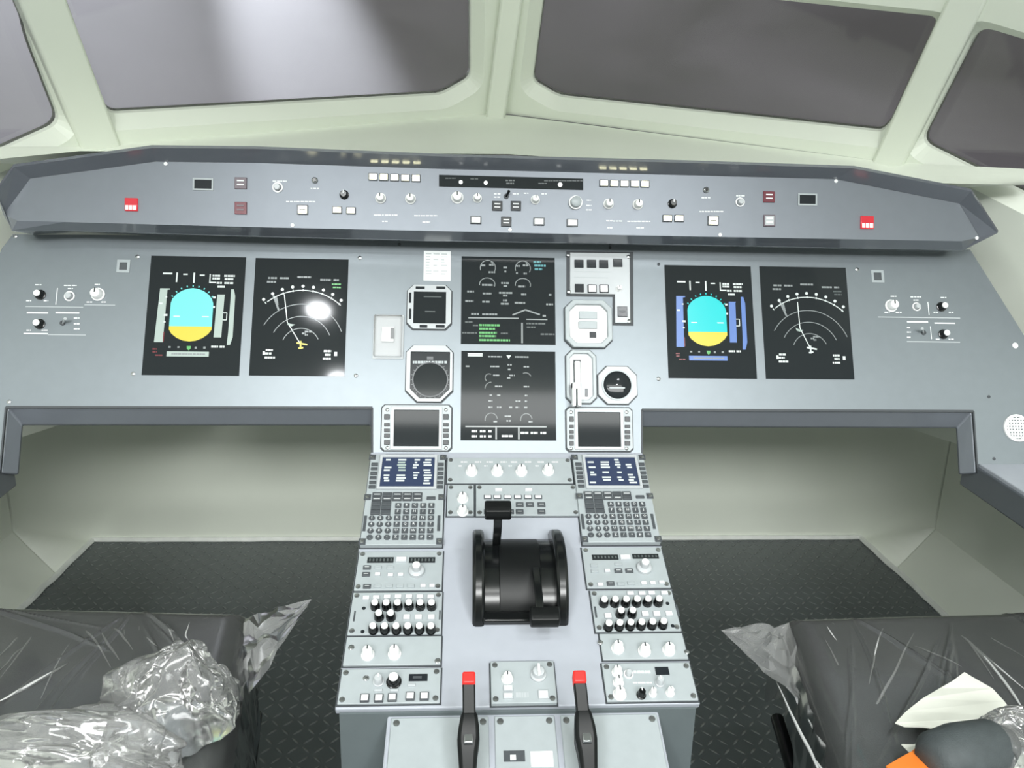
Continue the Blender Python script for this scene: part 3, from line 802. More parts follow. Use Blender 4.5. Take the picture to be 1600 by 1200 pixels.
def nd(label, quad, seed, route, arcs):
    D = Disp('navigation_display', label, quad).box_(52, 82, 572, 732)
    cx, cy = 325, 578
    for name, r, a0, a1, mat in arcs: D.lines(name, [arc(cx, cy, r, a0, a1)], mat, 5 if r > 300 else 4)
    tk = []
    for i in range(9):
        a = math.radians(50+i*10); tk.append([(cx+312*math.cos(a), cy-312*math.sin(a)), (cx+324*math.cos(a), cy-324*math.sin(a))])
    D.lines('compass_ticks', tk, 'g_white', 5)
    mb = MB()
    for i in range(9):
        a = math.radians(51+i*9.8)
        x, y = D.xy(cx+340*math.cos(a), cy-340*math.sin(a)); mb.cyl(x, y, 9*D.k(), D.W0, D.W1, 10)
    D.T.part('compass_numbers', mb, 'g_white', sm=0)
    D.lines('route_line', [route], 'g_white', 5)
    D.poly('waypoint_mark', [(245, 440), (262, 448), (290, 452), (270, 462), (250, 456)], 'g_tape')
    D.lines('aircraft_symbol', [[(325, 542), (325, 586)], [(303, 552), (362, 562)], [(314, 582), (340, 578)]], 'g_yellow' if seed == 1 else 'g_white', 9)
    D.lines('bearing_pointer', [[(160, 288), (195, 372)], [(178, 300), (188, 345)]], 'g_grey', 10)
    D.rects('top_text', words([(128, 176, 194), (192, 242, 194), (122, 172, 216), (290, 366, 186), (418, 478, 200), (492, 522, 200)], 10, seed), 'g_grey')
    D.rects('green_text', words([(484, 534, 224), (490, 534, 242)], 8, seed), 'g_green' if seed == 1 else 'g_dim')
    D.rects('corner_text', words([(136, 176, 594), (130, 168, 612), (132, 188, 634), (454, 494, 596), (462, 492, 616), (450, 494, 638)], 11, seed+3)+[(120, 600, 132, 620), (512, 600, 528, 622)], 'g_white')
    D.rects('map_text', words([(345, 382, 490), (346, 362, 508), (330, 350, 500)], 9, seed+5), 'g_grey')
    return D
A = [('compass_arc', 317, 48, 128, 'g_white'), ('range_arc', 240, 22, 150, 'g_grey'), ('range_arc', 172, 24, 152, 'g_grey'), ('range_arc', 106, 26, 158, 'g_grey')]
nd('tall black map display nearest the left standby instruments', LN, 1, [(222, 285), (246, 440), (325, 560)], A)
nd('tall black map display at the right end of the panel', RN, 2, [(266, 290), (270, 440), (325, 560)], A)

D = Disp('engine_display', 'upper square black screen in the middle with green text lines', [(721, 401), (867, 403), (867.5, 538.5), (720.5, 538)]).box_(73, 72, 590, 560)
gl = []
for cx in (218, 412): gl += [arc(cx, 135, 42, -30, 200), arc(cx, 132, 33, 20, 60)]
for cx in (215, 412): gl += [arc(cx, 228, 42, -20, 190, sy=.85)]
D.lines('gauge_arc', gl, 'g_grey', 4)
D.rects('gauge_values', words([(222, 258, 160), (180, 205, 122), (225, 250, 118), (375, 395, 122), (412, 440, 118), (374, 384, 162), (416, 434, 164), (186, 246, 232), (385, 425, 238), (304, 326, 132), (310, 320, 154), (292, 334, 220), (305, 325, 236), (105, 142, 270), (190, 238, 280), (280, 355, 275), (302, 326, 290), (402, 430, 282), (556, 572, 282), (95, 140, 324), (188, 228, 326), (302, 325, 317), (290, 335, 336), (366, 424, 330), (540, 578, 336), (128, 170, 395), (188, 270, 396), (520, 538, 400)], 10, 8), 'g_grey')
D.lines('flap_track', [[(354, 398), (425, 368), (505, 394)]], 'g_grey', 8)
D.rects('separator', [(112, 413, 388, 420), (430, 418, 546, 424), (402, 440, 411, 553)], 'g_grey')
D.rects('green_text', words([(172, 284, 456), (172, 258, 476), (172, 268, 498), (172, 264, 516), (172, 340, 538)], 11, 9), 'g_green')
D.rects('teal_text', words([(472, 512, 98), (476, 540, 118), (478, 520, 138)], 11, 10), 'g_teal')
D.rects('dim_text', words([(95, 138, 440), (138, 166, 458), (80, 160, 500), (290, 328, 500), (430, 534, 444), (432, 480, 464), (508, 584, 502)], 8, 11), 'g_dim')
D = Disp('system_display', 'lower square black screen in the middle with faint small gauges', [(720.5, 548), (868, 550), (868.5, 688.5), (720, 688)]).box_(70, 588, 597, 1088)
D.rects('page_title', [(106, 602, 188, 609), (106, 613, 188, 619)], 'g_white')
D.rects('status_text', words([(220, 296, 620), (370, 446, 620), (95, 118, 676), (232, 282, 676), (328, 352, 666), (418, 448, 676), (248, 284, 726), (338, 368, 726), (258, 298, 788), (418, 448, 788), (228, 242, 838), (270, 288, 838), (424, 438, 838), (222, 244, 870), (372, 400, 870), (424, 438, 870), (222, 244, 905), (270, 294, 905), (336, 358, 905), (372, 392, 905), (420, 438, 905), (312, 348, 955), (322, 346, 980), (250, 272, 984), (444, 466, 984), (330, 344, 692), (325, 345, 740)], 8, 21), 'g_grey')
D.lines('gauge_arc', [arc(225, 740, 22, 60, 230), arc(430, 740, 30, 20, 120), arc(238, 800, 35, 90, 180), arc(238, 975, 34, 10, 190, sy=1.1), arc(432, 975, 32, 10, 190, sy=1.1)], 'g_dim', 5)
D.poly('arrow_mark', [(322, 612), (348, 612), (335, 632)], 'g_white')
D.rects('separator', [(96, 1009, 544, 1016), (261, 1014, 269, 1082), (386, 1014, 394, 1082)], 'g_grey')
D.rects('bottom_text', words([(130, 160, 1038), (176, 208, 1038), (222, 240, 1038), (130, 160, 1066), (176, 208, 1066), (222, 240, 1066), (296, 358, 1064), (400, 442, 1046), (456, 494, 1046), (510, 542, 1046)], 11, 22), 'g_white')

# ------------------------------------------------------------------ standby instruments round the centre
def ctr(r): return ((r[0]+r[2])/2, (r[1]+r[3])/2)
def seatring(T, poly, grow_, w=0.0):
    cu = sum(p[0] for p in poly)/len(poly); cv = sum(p[1] for p in poly)/len(poly)
    o = [(p[0]+(grow_ if p[0] > cu else -grow_), p[1]+(grow_ if p[1] > cv else -grow_)) for p in poly]
    T.part('dark_surround', MB().frame(o, poly, 0, 0.0012), 'groove', sm=0)
r = PANEL.rect(637, 447, 705, 515); c = ctr(r)
T = Thing('standby_display', 'square standby display with pale clipped bezel above the left round compass dial', 'instrument', PANEL, *c)
po = octo(r, 0.012); seatring(T, po, 0.002)
s_ = PANEL.rect(646.5, 457.5, 697, 507)
T.part('bezel', MB().frame(po, octo(s_, 0.0001), 0, 0.008), 'bezel', bev=0.001)
T.part('screen', MB().box(*s_, 0, 0.005), 'screen', sm=0)
for q in [(650, 449.5, 664, 453.5), (682, 449.5, 696, 453.5), (639.5, 459, 643, 475), (639.5, 484, 643, 500), (656, 509.5, 668, 513.5), (681, 509.5, 695, 513.5)]:
    T.part('side_key', MB().box(*PANEL.rect(*q), 0.007, 0.0095), 'dark', bev=0.0006)
marks(T, [(662, 463, 690, 464.5), (664, 486, 680, 487.5)], 'g_dim', w=0.005, name='screen_lines')

r = PANEL.rect(635, 541, 707, 628.5); c = ctr(r)
T = Thing('compass_dial', 'round black compass dial in a pale clipped bezel left of the centre screens', 'instrument', PANEL, *c)
po = octo(r, 0.014, 0.022); seatring(T, po, 0.002)
s_ = PANEL.rect(641.5, 551, 703, 623.5)
T.part('bezel', MB().frame(po, octo(s_, 0.0005, 0.018), 0, 0.009), 'bezel', bev=0.001)
T.part('dial_face', MB().prism(octo(s_, 0.0005, 0.018), 0, 0.004), 'dark', sm=0)
u, v = PANEL.at(672.5, 594)
T.part('compass_card', MB().cyl(u, v, 0.0315, 0.004, 0.006, 40), 'screen')
T.part('card_ring', MB().ring(u, v, 0.0318, 0.034, 0.004, 0.0068, 40), 'key')
mb = MB()
for i in range(24):
    a = i*PI/12; mb.bar((u+0.034*math.cos(a), v+0.034*math.sin(a)), (u+0.0375*math.cos(a), v+0.0375*math.sin(a)), 0.0014, 0.004, 0.0046)
T.part('dial_ticks', mb, 'g_dim')
marks(T, bars(672, 566, 54, 4), 'unit', w=0.004, name='readout_strip'); marks(T, [(667, 557, 677, 562)], 'key', w=0.004, name='top_flag')

r = PANEL.rect(583, 492, 631, 561); c = ctr(r)
T = Thing('guarded_switch', 'clear boxed white switch left of the square standby display', 'switch', PANEL, *c)
T.part('back_plate', MB().box(*r, 0, 0.002), 'bezel', bev=0.0008)
T.part('clear_cover', MB().box(*inset(r, 0.003), 0.002, 0.016), 'cover', bev=0.002)
q = PANEL.rect(597, 512, 616, 535); b = T.part('rocker', MB().box(*q, 0.002, 0.008), 'white', bev=0.001)
q = PANEL.rect(611, 514, 616.5, 531); T.part('rocker_slot', MB().box(*q, 0.008, 0.0086), 'key', b)  # dark slot along the rocker's right edge

def dcdu(label, r0, s0):
    r = PANEL.rect(*r0); c = ctr(r)
    T = Thing('message_display', label, 'display', PANEL, *c)
    po = octo(r, 0.006); seatring(T, po, 0.0025)
    s = PANEL.rect(*s0)
    T.part('bezel', MB().frame(octo(r, 0.006), octo(s, 0.0001), 0, 0.007), 'unit', bev=0.001)
    T.part('screen_frame', MB().frame(rpoly(inset(s, -0.006)), rpoly(s), 0.006, 0.0095), 'bezel', bev=0.0008)
    T.part('screen', MB().box(*s, 0, 0.005), 'screen', sm=0)
    for side in (0, 1):
        x0 = r0[0]+4 if side == 0 else s0[2]+6.5; x1 = s0[0]-6.5 if side == 0 else r0[2]-4
        H = r0[3]-r0[1]
        for f0, f1 in ((0.2, 0.32), (0.40, 0.47), (0.52, 0.60), (0.63, 0.72), (0.77, 0.88)):
            T.part('side_key', MB().box(*PANEL.rect(x0, r0[1]+H*f0, x1, r0[1]+H*f1), 0.006, 0.0095), 'dark', bev=0.0006)
        for f in (0.09, 0.94): screw(T, (x0+x1)/2, r0[1]+H*f, 0.0035, 0.007)
dcdu('blank black message screen with side keys on the left under the compass dial', (597, 634, 705, 704), (616, 641.5, 686, 698))
dcdu('blank black message screen with side keys on the right under the gear lever', (885, 638, 987, 705), (902, 645, 968.5, 698.5))

# brake and gear panel: L-shaped
Lp = PANEL.poly([(885, 393), (989, 394), (989.5, 509), (957, 508.5), (957, 464), (885, 463)])
cu = PANEL.at(937, 445)
T = Thing('brake_panel', 'pale L-shaped panel of square dark buttons right of the upper centre screen', 'control panel', PANEL, *cu)
T.part('dark_surround', MB().prism(Lp, 0, 0.0015), 'groove', sm=0)
T.part('faceplate', MB().prism(PANEL.poly([(890, 396), (983, 397), (984, 506), (960, 505.5), (960, 461), (890, 460)]), 0.001, 0.006), 'bezel', bev=0.001)
for px, py in [(904.5, 412.5), (924, 412.5), (943, 413), (965, 411)]: button(T, px, py, 14, 12.5, 'dark', None, None, w=0.006)
button(T, 905, 450.5, 14, 12.5, 'dark', None, None, w=0.006)
for px in (925, 943.5): button(T, px, 451.5, 14, 13, 'dark', 'g_key', None, w=0.006)
knob(T, 968, 449.5, 0.0055, 0.010, 'white', w=0.006)
button(T, 972.5, 487, 15, 16, 'dark', None, 'key', w=0.006)
for q in [(888, 398), (982, 401), (889, 456), (983, 502)]: screw(T, *q, 0.004, 0.006)
marks(T, [(897, 424, 953, 425), (897, 433, 950, 434)], 'softmark', w=0.006)

r = PANEL.rect(882, 471, 955, 544.5); c = ctr(r)
T = Thing('gear_indicator', 'bright white eight-sided gear indicator below the L-shaped button panel', 'instrument', PANEL, *c)
po = octo(r, 0.016); seatring(T, po, 0.0015)
T.part('bezel', MB().frame(po, octo(inset(r, 0.009), 0.013), 0, 0.012), 'unit', bev=0.0015)
T.part('white_plate', MB().prism(octo(inset(r, 0.009), 0.013), 0, 0.005), 'white', bev=0.001)
for q in [(904, 488, 932, 500), (903, 503.5, 932, 515)]: T.part('indicator_lens', MB().box(*PANEL.rect(*q), 0.005, 0.009), 'unit', bev=0.001)
T.part('black_flag', MB().box(*PANEL.rect(920.5, 520, 930.5, 529), 0.005, 0.008), 'dark')

r = PANEL.rect(884, 548, 931, 631); c = ctr(r)
T = Thing('gear_lever', 'tall white gear lever in an eight-sided slot beside the small round dial', 'lever', PANEL, *c)
po = octo(r, 0.012); seatring(T, po, 0.0015)
T.part('slot_frame', MB().frame(po, octo(inset(r, 0.007), 0.009), 0, 0.008), 'unit', bev=0.0015)
T.part('slot_plate', MB().prism(octo(inset(r, 0.007), 0.009), 0, 0.003), 'bezel', sm=0)
T.part('slot', MB().box(*PANEL.rect(896, 563, 907, 606), 0.003, 0.0035), 'dark', sm=0)
u0, v0, u1, v1 = PANEL.rect(897, 566, 905.5, 604)
lv = T.part('lever_arm', MB().box(u0, v0, u1, v1, 0.002, 0.014), 'white', bev=0.002)
a = PANEL.rect(894.5, 597, 900, 634, 0.03); b = PANEL.rect(903, 597, 908.5, 634, 0.03)
T.part('lever_grip', MB().box(a[0], a[1], a[2], a[3], 0.012, 0.03).box(b[0], b[1], b[2], b[3], 0.012, 0.03).box(a[0], a[3]-0.012, b[2], a[3], 0.012, 0.03), 'white', lv, bev=0.0015)
T.part('lock_flag', MB().box(*PANEL.rect(914, 608, 918, 620), 0.003, 0.006), 'key')

r = PANEL.rect(934, 573, 994.5, 632); c = ctr(r); u, v = PANEL.at(963.5, 602.5)
T = Thing('pressure_gauge', 'small round black dial in an eight-sided pale bezel right of the gear lever', 'instrument', PANEL, *c)
po = octo(r, 0.018); seatring(T, po, 0.0015)
n8 = 40
T.part('bezel', MB().prism(po, 0, 0.006), 'bezel', bev=0.0015)
T.part('glass_ring', MB().ring(u, v, 0.027, 0.030, 0.005, 0.008, 40), 'unit')
T.part('dial_face', MB().lathe(u, v, [(0.0272, 0.006), (0.0272, 0.0066), (0.02, 0.0085), (0.01, 0.0096), (0.002, 0.0099)], 40), 'screen', sm=180)
T.part('pointer', MB().bar((u-0.016, v-0.006), (u+0.014, v-0.006), 0.0025, 0.0098, 0.0104), 'unit')

# round air vent grille on the right
u, v = PANEL.at(1588, 669)
T = Thing('air_vent', 'round white perforated air outlet at the right edge of the panel', 'vent', PANEL, u, v)
T.part('vent_ring', MB().ring(u, v, 0.022, 0.027, 0, 0.004, 32), 'white')
T.part('vent_plate', MB().cyl(u, v, 0.0222, 0, 0.002, 32), 'body')
mb = MB()
for i in range(-3, 4):
    L = math.sqrt(max(0, 0.021**2-(i*0.006)**2)); mb.box(u-L, v+i*0.006-0.0014, u+L, v+i*0.006+0.0014, 0.002, 0.0035); mb.box(u+i*0.006-0.0014, v-L, u+i*0.006+0.0014, v+L, 0.002, 0.0035)
T.part('vent_grille', mb, 'white', sm=0)

# side consoles at both ends of the panel
def console(name, label, edge_px, sx):
    # inboard edge of the console runs from the panel corner back along the wall
    zt = PANEL.P(*PANEL.at(1527, 725)).z if sx > 0 else PANEL.P(*PANEL.at(0, 725)).z
    a = hitz(*edge_px[0], zt); b = hitz(*edge_px[1], zt)
    d = (b-a)/(b.y-a.y); e = a+d*(0.55-a.y)
    a2 = a+Vector((0, 0.02, 0))
    T = Thing(name, label, 'console', WORLD, a.x, a.y, zt)
    pts = [(a2.x, a2.y), (e.x, e.y), (sx*1.34, e.y), (sx*1.34, a2.y)]
    T.part('console_top', MB().prism(pts, zt-0.012, zt), 'light', bev=0.002)
    n = Vector((d.y, -d.x, 0)).normalized()*0.02*(1 if sx > 0 else -1)
    w1 = [(a2.x-sx*0.003, a2.y+0.03), (e.x-sx*0.003, e.y), (e.x+sx*0.03, e.y), (a2.x+sx*0.03, a2.y+0.03)]
    T.part('console_edge', MB().prism(w1, zt-0.06, zt-0.006), 'shield', bev=0.003)
console('side_console', 'pale grey side ledge running back from the right end of the panel', [(1534, 727), (1650, 800)], 1)
console('side_console', 'grey side ledge edge at the far left end of the panel', [(-8, 727), (-125, 810)], -1)

# ------------------------------------------------------------------ centre pedestal
pd = Thing('center_pedestal', 'light grey sloping centre pedestal between the two seats', 'pedestal', WORLD, 0, 0.92, FLOOR_Z)
side = [(Q_TOP.y+0.12, FLOOR_Z), (Q_TOP.y+0.12, -0.60), (Q_TOP.y, Q_TOP.z-0.008), (Q_KNEE.y, Q_KNEE.z-0.008), (Q_REAR.y, Q_REAR.z-0.008), (Q_REAR.y, FLOOR_Z)]
YZ = Plane((0, 0, 0), (0, 1, 0), (0, 0, 1))      # local w = +X
vs = []; hw = PED_HW-0.006
for x in (-hw, hw): vs += [(x, y, z) for y, z in side]
n = len(side)
pd.part('body', MB().add(vs, [tuple(range(n)), tuple(range(2*n-1, n-1, -1))]+[(i, n+i, n+(i+1) % n, (i+1) % n) for i in range(n)]), 'body', sm=0)
def decks(hw, t, name, mat, x0=None, x1=None):
    x0 = -hw if x0 is None else x0; x1 = hw if x1 is None else x1
    n1, n2 = PED1.n, PED2.n
    up_ = [Q_TOP, Q_KNEE, Q_REAR]; lo = [Q_TOP-n1*t, Q_KNEE-(n1+n2).normalized()*t, Q_REAR-n2*t]
    vs = []
    for x in (x0, x1): vs += [(x, p.y, p.z) for p in up_]+[(x, p.y, p.z) for p in reversed(lo)]
    pd.part(name, MB().add(vs, [tuple(range(6)), tuple(range(11, 5, -1))]+[(i, 6+i, 6+(i+1) % 6, (i+1) % 6) for i in range(6)]), mat, sm=0, bev=0.002)
decks(PED_HW, 0.012, 'top_deck', 'light')
# narrower rear extension with three cover plates
REAR = Plane(Q_REAR, (1, 0, 0), Vector((0, 0.26, 0.105)))
rx0 = REAR.at(606, 1118, -0.02)[0]; rx1 = REAR.at(1026, 1110, -0.02)[0]
vs = []
yA, zA = Q_REAR.y+0.002, Q_REAR.z-0.012; yB = yA-0.30; zB = zA-0.30*0.40
for x in (rx0, rx1): vs += [(x, yA, zA), (x, yB, zB), (x, yB, FLOOR_Z), (x, yA, FLOOR_Z)]
pd.part('rear_extension', MB().add(vs, [(0, 1, 2, 3), (7, 6, 5, 4), (0, 4, 5, 1), (1, 5, 6, 2), (2, 6, 7, 3), (3, 7, 4, 0)]), 'light', sm=0, bev=0.003)
EXT = Plane((0, yB, zB), (1, 0, 0), (0, yA-yB, zA-zB))
Lx = math.hypot(yA-yB, zA-zB)
cuts = [rx0+0.006, EXT.at(768, 1125)[0], EXT.at(871, 1125)[0], rx1-0.004]
def plate(name, label, x0, x1, v0, v1, pl, screws=True, cat='panel', mat='unit', th=0.003):
    T = Thing(name, label, cat, pl, (x0+x1)/2, (v0+v1)/2)
    T.part('faceplate', MB().box(x0, v0, x1, v1, 0.0, th), mat, bev=0.0012)
    if screws:
        for u in (x0+0.008, x1-0.008):
            for v in (v0+0.008, v1-0.008):
                T.part('screw', MB().lathe(u, v, [(0.0048, th), (0.0045, th+0.0012), (0.002, th+0.0014)], 14), 'steel')
    return T
plate('blank_cover_plate', 'blank grey cover plate left of the left red-tipped lever', cuts[0], cuts[1]-0.004, 0.02, Lx-0.006, EXT)
tc_ = plate('center_cover_plate', 'narrow grey cover plate with a dark label between the red-tipped levers', cuts[1]+0.004, cuts[2]-0.004, 0.02, Lx-0.006, EXT)
plate('blank_cover_plate', 'blank grey cover plate right of the right red-tipped lever', cuts[2]+0.004, cuts[3], 0.02, Lx-0.006, EXT)
tc_.part('label_window', MB().box(*EXT.rect(787, 1175, 820, 1192), 0.003, 0.004), 'key')
tc_.part('white_label', MB().box(*EXT.rect(829, 1176, 864, 1200), 0.003, 0.004), 'white')
tc_.part('white_lettering', MB().box(*EXT.rect(797, 1182, 806, 1190), 0.004, 0.0045), 'mark')

TH = 0.004
def unit(name, label, pl, r, cat='control panel', mat='unit', screws=True, lift=TH):
    """a panel module bolted to the pedestal: dark gap, faceplate, corner screws"""
    T = Thing(name, label, cat, pl, *ctr(r))
    T.part('gap_border', MB().box(*inset(r, -0.0012), 0.0, 0.0009), 'groove', sm=0)
    T.part('faceplate', MB().box(*inset(r, 0.0008), 0.0, lift), mat, bev=0.0009)
    T.w = lift
    if screws:
        for u in (r[0]+0.007, r[2]-0.007):
            for v in (r[1]+0.007, r[3]-0.007):
                T.part('screw', MB().lathe(u, v, [(0.0042, lift), (0.004, lift+0.0012), (0.002, lift+0.0014)], 12), 'steel')
    return T
def row_rect(pl, y0, y1, x0, x1, side=None, hw=PED_HW-0.002):
    r = list(pl.rect(x0, y0, x1, y1))
    if side == -1: r[0] = -hw
    if side == 1: r[2] = hw
    return tuple(r)

# --- the two keypad units
KEYS_L = ['ABCDE', 'FGHIJ', 'KLMNO', 'PQRST', 'UVWXY', 'Z/+#<']
DIG = ['123', '456', '789', '.0-']
def mcdu(label, r, glowtxt, seed):
    T = unit('keypad_unit', label, PED1, r, 'keypad', screws=False, lift=0.010)
    u0, v0, u1, v1 = r; W, H = u1-u0, v1-v0; h = 0.010
    def X(a): return u0+W*a
    def Y(b): return v1-H*b
    s = (X(.17), Y(.395), X(.86), Y(.05))
    T.part('screen_frame', MB().frame(rpoly(inset(s, -0.005)), rpoly(s), h, h+0.005), 'bezel', bev=0.001)
    scr = T.part('screen', MB().box(*s, h-0.001, h+0.002), 'g_navy', sm=0, label='lit navy screen')
    random.seed(seed); mb = MB(); my = MB(); sw, sh = s[2]-s[0], s[3]-s[1]
    for row in range(10):
        for c0, c1 in ((0.03, 0.2), (0.28, 0.48), (0.58, 0.72), (0.78, 0.96)):
            if random.random() < 0.72:
                a = c0+random.uniform(0, .04); b = c1-random.uniform(0, .06); y = 0.06+row*0.088
                tgt = my if (seed == 1 and c0 == 0.28 and 1 <= row <= 4) else mb
                tgt.box(s[0]+sw*a, s[3]-sh*y-sh*0.05, s[0]+sw*b, s[3]-sh*y, h+0.002, h+0.0026)
    T.part('screen_text', mb, 'g_white', scr, sm=0)
    if my.v: T.part('screen_text', my, 'g_tape', scr, sm=0, label='pale yellow screen text')
    for sd in (0, 1):
        xs = (X(.03), X(.115)) if sd == 0 else (X(.905), X(.98))
        mb = MB()
        for k in range(6): mb.box(xs[0], Y(.115+k*.052)-H*.032, xs[1], Y(.115+k*.052), h, h+0.003)
        T.part('line_select_keys', mb, 'key', bev=0.0005)
    # function keys, one block mesh with its raised keys
    fk = MB(); lg = MB()
    for row in range(2):
        for c in range(5): fk.box(X(.09+c*.128), Y(.455+row*.048)-H*.042, X(.09+c*.128)+W*.118, Y(.455+row*.048), h, h+0.003)
    for row in range(3):
        for c in range(2): fk.box(X(.09+c*.128), Y(.553+row*.048)-H*.042, X(.09+c*.128)+W*.118, Y(.553+row*.048), h, h+0.003)
    fk.box(X(.78), Y(.5)-H*.03, X(.89), Y(.5), h, h+0.003)
    T.part('function_keys', fk, 'key', bev=0.0004)
    for row in range(2):
        for c in range(5):
            if random.random() < .8: lg.box(X(.11+c*.128), Y(.475+row*.048)-H*.006, X(.19+c*.128), Y(.475+row*.048), h+0.003, h+0.0034)
    lk = MB(); KW, KH = W*.073, H*.045
    xs = [.08+.104*i for i in range(8)]
    for row in range(6):
        y = Y(.575+row*.066)
        for c in range(8):
            if c < 3 and row < 2: continue
            x = X(xs[c]+(.02 if False else 0)); rnd = c < 3
            if rnd: lk.prism(octo((x, y-KH, x+KW, y), KW*.28), h, h+0.0035)
            else: lk.box(x, y-KH, x+KW, y, h, h+0.0035)
            ch = DIG[row-2][c] if rnd else KEYS_L[row][c-3]
            put_text(lg, ch, x+KW/2, y-KH/2, KH*0.8, h+0.0037)
    T.part('letter_keys', lk, 'key', bev=0.0004)
    T.part('key_lettering', lg, 'mark', sm=0)
    for a in (.035, .945): T.part('annunciator_strip', MB().box(X(a-.018), Y(.86), X(a+.018), Y(.70), h, h+0.001), 'key')
    for a, b in ((.03, .04), (.97, .04), (.03, .5), (.97, .5), (.03, .965), (.965, .965)):
        f = T.part('fastener_block', MB().box(X(a)-.006, Y(b)-.006, X(a)+.006, Y(b)+.006, h, h+0.001), 'key')
        T.part('fastener', MB().lathe(X(a), Y(b), [(.004, h+.001), (.0038, h+.0025), (.002, h+.003)], 12), 'steel', f)
    T.part('top_strip', MB().box(X(.2), Y(.03), X(.85), Y(.005), h, h+0.0008), 'key', sm=0)
mcdu('keypad unit with lit navy screen at the upper left of the pedestal', row_rect(PED1, 715, 857, 576, 694, -1), True, 1)
mcdu('keypad unit with lit navy screen at the upper right of the pedestal', row_rect(PED1, 715, 853, 901, 1020, 1), True, 2)

# --- centre strips at the top of the pedestal
r = row_rect(PED1, 717, 757, 698, 894)
T = unit('switching_panel', 'grey strip of four white knobs across the top of the pedestal', PED1, r); W_ = TH
for px, py in [(737, 733), (777, 733), (815, 733), (857, 732)]:
    k = knob(T, px, py, 0.0095, 0.015, 'white', w=TH)
mk = []
for x in (737, 777, 815, 857): mk += bars(x-12, 722, 10, 1.6)+bars(x+10, 722, 10, 1.6)+bars(x-18, 728, 5, 1.4)
marks(T, mk, w=TH)
r = row_rect(PED1, 759, 808, 698, 741)
T = unit('brightness_panel', 'small grey panel with two white knobs left of the display keys', PED1, r)
for px, py in [(723, 776), (723, 796)]: knob(T, px, py, 0.0085, 0.014, 'white', w=TH)
r = row_rect(PED1, 759, 808, 743, 903)
T = unit('page_key_panel', 'grey panel of small lit page keys behind the forward thrust lever', PED1, r)
for i, px in enumerate([762, 777, 793, 809, 825, 841]): button(T, px, 777, 12, 6, 'key', 'g_key', None, w=TH, h=0.002)
for px in [812, 828, 846]: button(T, px, 789, 12, 7, 'key', None, 'mark', w=TH, h=0.002)
for px in [762, 797, 812, 846]: button(T, px, 800, 12, 7, 'key', None, 'mark', w=TH, h=0.002)
for px in [779, 826]: button(T, px, 766, 12, 5, 'bezel', 'g_key', None, w=TH, h=0.002)

# --- radio panels
def radio(label, r, sx, P):
    T = unit('radio_panel', label, PED2, r); w_ = TH
    for q in P['win']: T.part('readout_window', MB().box(*PED2.rect(*q, w_), w_, w_+0.0008), 'screen', sm=0)
    mb = MB(); random.seed(11)
    for q in P['win']:
        x = q[0]+3
        while x < q[2]-4: mb.box(*PED2.rect(x, q[1]+2.2, x+2.4, q[3]-2.2, w_), w_+0.0008, w_+0.0011); x += 5.5
    T.part('readout_digits', mb, 'g_dim', sm=0)
    button(T, *P['lit'], 17, 8, 'bezel', 'g_key', None, w=w_)
    px, py = P['knob']
    u, v = PED2.at(px, py+5, w_)
    k = T.part('tuning_knob', MB().lathe(u, v, [(0.0125, w_), (0.0125, w_+0.006), (0.0105, w_+0.008), (0.007, w_+0.0085), (0.0065, w_+0.018), (0.005, w_+0.019)], 24), 'bezel')
    T.part('knob_cap', MB().lathe(u, v, [(0.0064, w_+0.018), (0.006, w_+0.02), (0.004, w_+0.021)], 20), 'white', k)
    for x, y in P['dark']: button(T, x, y, 12, 6, 'key', None, 'mark', w=w_, h=0.0025)
    for x, y in P['light']: button(T, x, y, 9, 5, 'bezel', 'g_key', None, w=w_, h=0.0025)
    for x, y in P['mid']: button(T, x, y, 11, 5, 'unit', None, 'softmark', w=w_, h=0.0025)
radio('radio tuning panel with a big white knob below the left keypad unit', row_rect(PED2, 863, 924.5, 560, 692, -1), -1,
      dict(win=[(574, 871, 615, 879.5), (639, 871, 680, 879.5)], lit=(627, 875), knob=(651, 889), dark=[(573.5, 887.5), (572, 898), (573.5, 917)], light=[(590, 898), (610, 899), (626, 898.5), (661, 916), (675, 916)], mid=[(591, 887.5), (610, 887.5), (590, 916), (608, 916), (625, 916), (642, 916)]))
radio('radio tuning panel with a big white knob below the right keypad unit', row_rect(PED2, 857, 921, 912, 1046, 1), 1,
      dict(win=[(925, 867, 966, 875), (988, 866, 1029, 873)], lit=(977, 871.5), knob=(1006, 884), dark=[(966, 892.5), (983, 892.5), (954, 912.5)], light=[(949, 892.5), (938, 914), (1006, 912), (1020, 911.5), (1034, 910.5)], mid=[(928, 884), (966, 882), (929, 893), (970, 913), (986, 912)]))

# --- audio panels: rows of black knobs with white caps
def audio(label, r, rows, lit, flat, holes, slots):
    T = unit('audio_panel', label, PED2, r); w_ = TH
    for x, y in rows:
        u, v = PED2.at(x, y+6, w_)
        k = T.part('volume_knob', MB().lathe(u, v, [(0.0078, w_), (0.0076, w_+0.003), (0.0066, w_+0.011), (0.006, w_+0.012)], 20), 'black', sm=35)
        T.part('knob_cap', MB().lathe(u, v, [(0.0052, w_+0.012), (0.0052, w_+0.0145), (0.0044, w_+0.0155)], 18), 'white', k)
    for x, y in lit: button(T, x, y, 11, 6, 'bezel', 'g_key', None, w=w_, h=0.003, name='lit_key')
    for x, y in flat: button(T, x, y, 11, 8, 'bezel', 'g_key', None, w=w_, h=0.003, name='lit_key')
    for x, y in holes: u, v = PED2.at(x, y, w_); T.part('jack_hole', MB().cyl(u, v, 0.003, w_, w_+0.0006, 14), 'dark')
    for q in slots: T.part('side_slot', MB().box(*PED2.rect(*q, w_), w_, w_+0.0008), 'key')
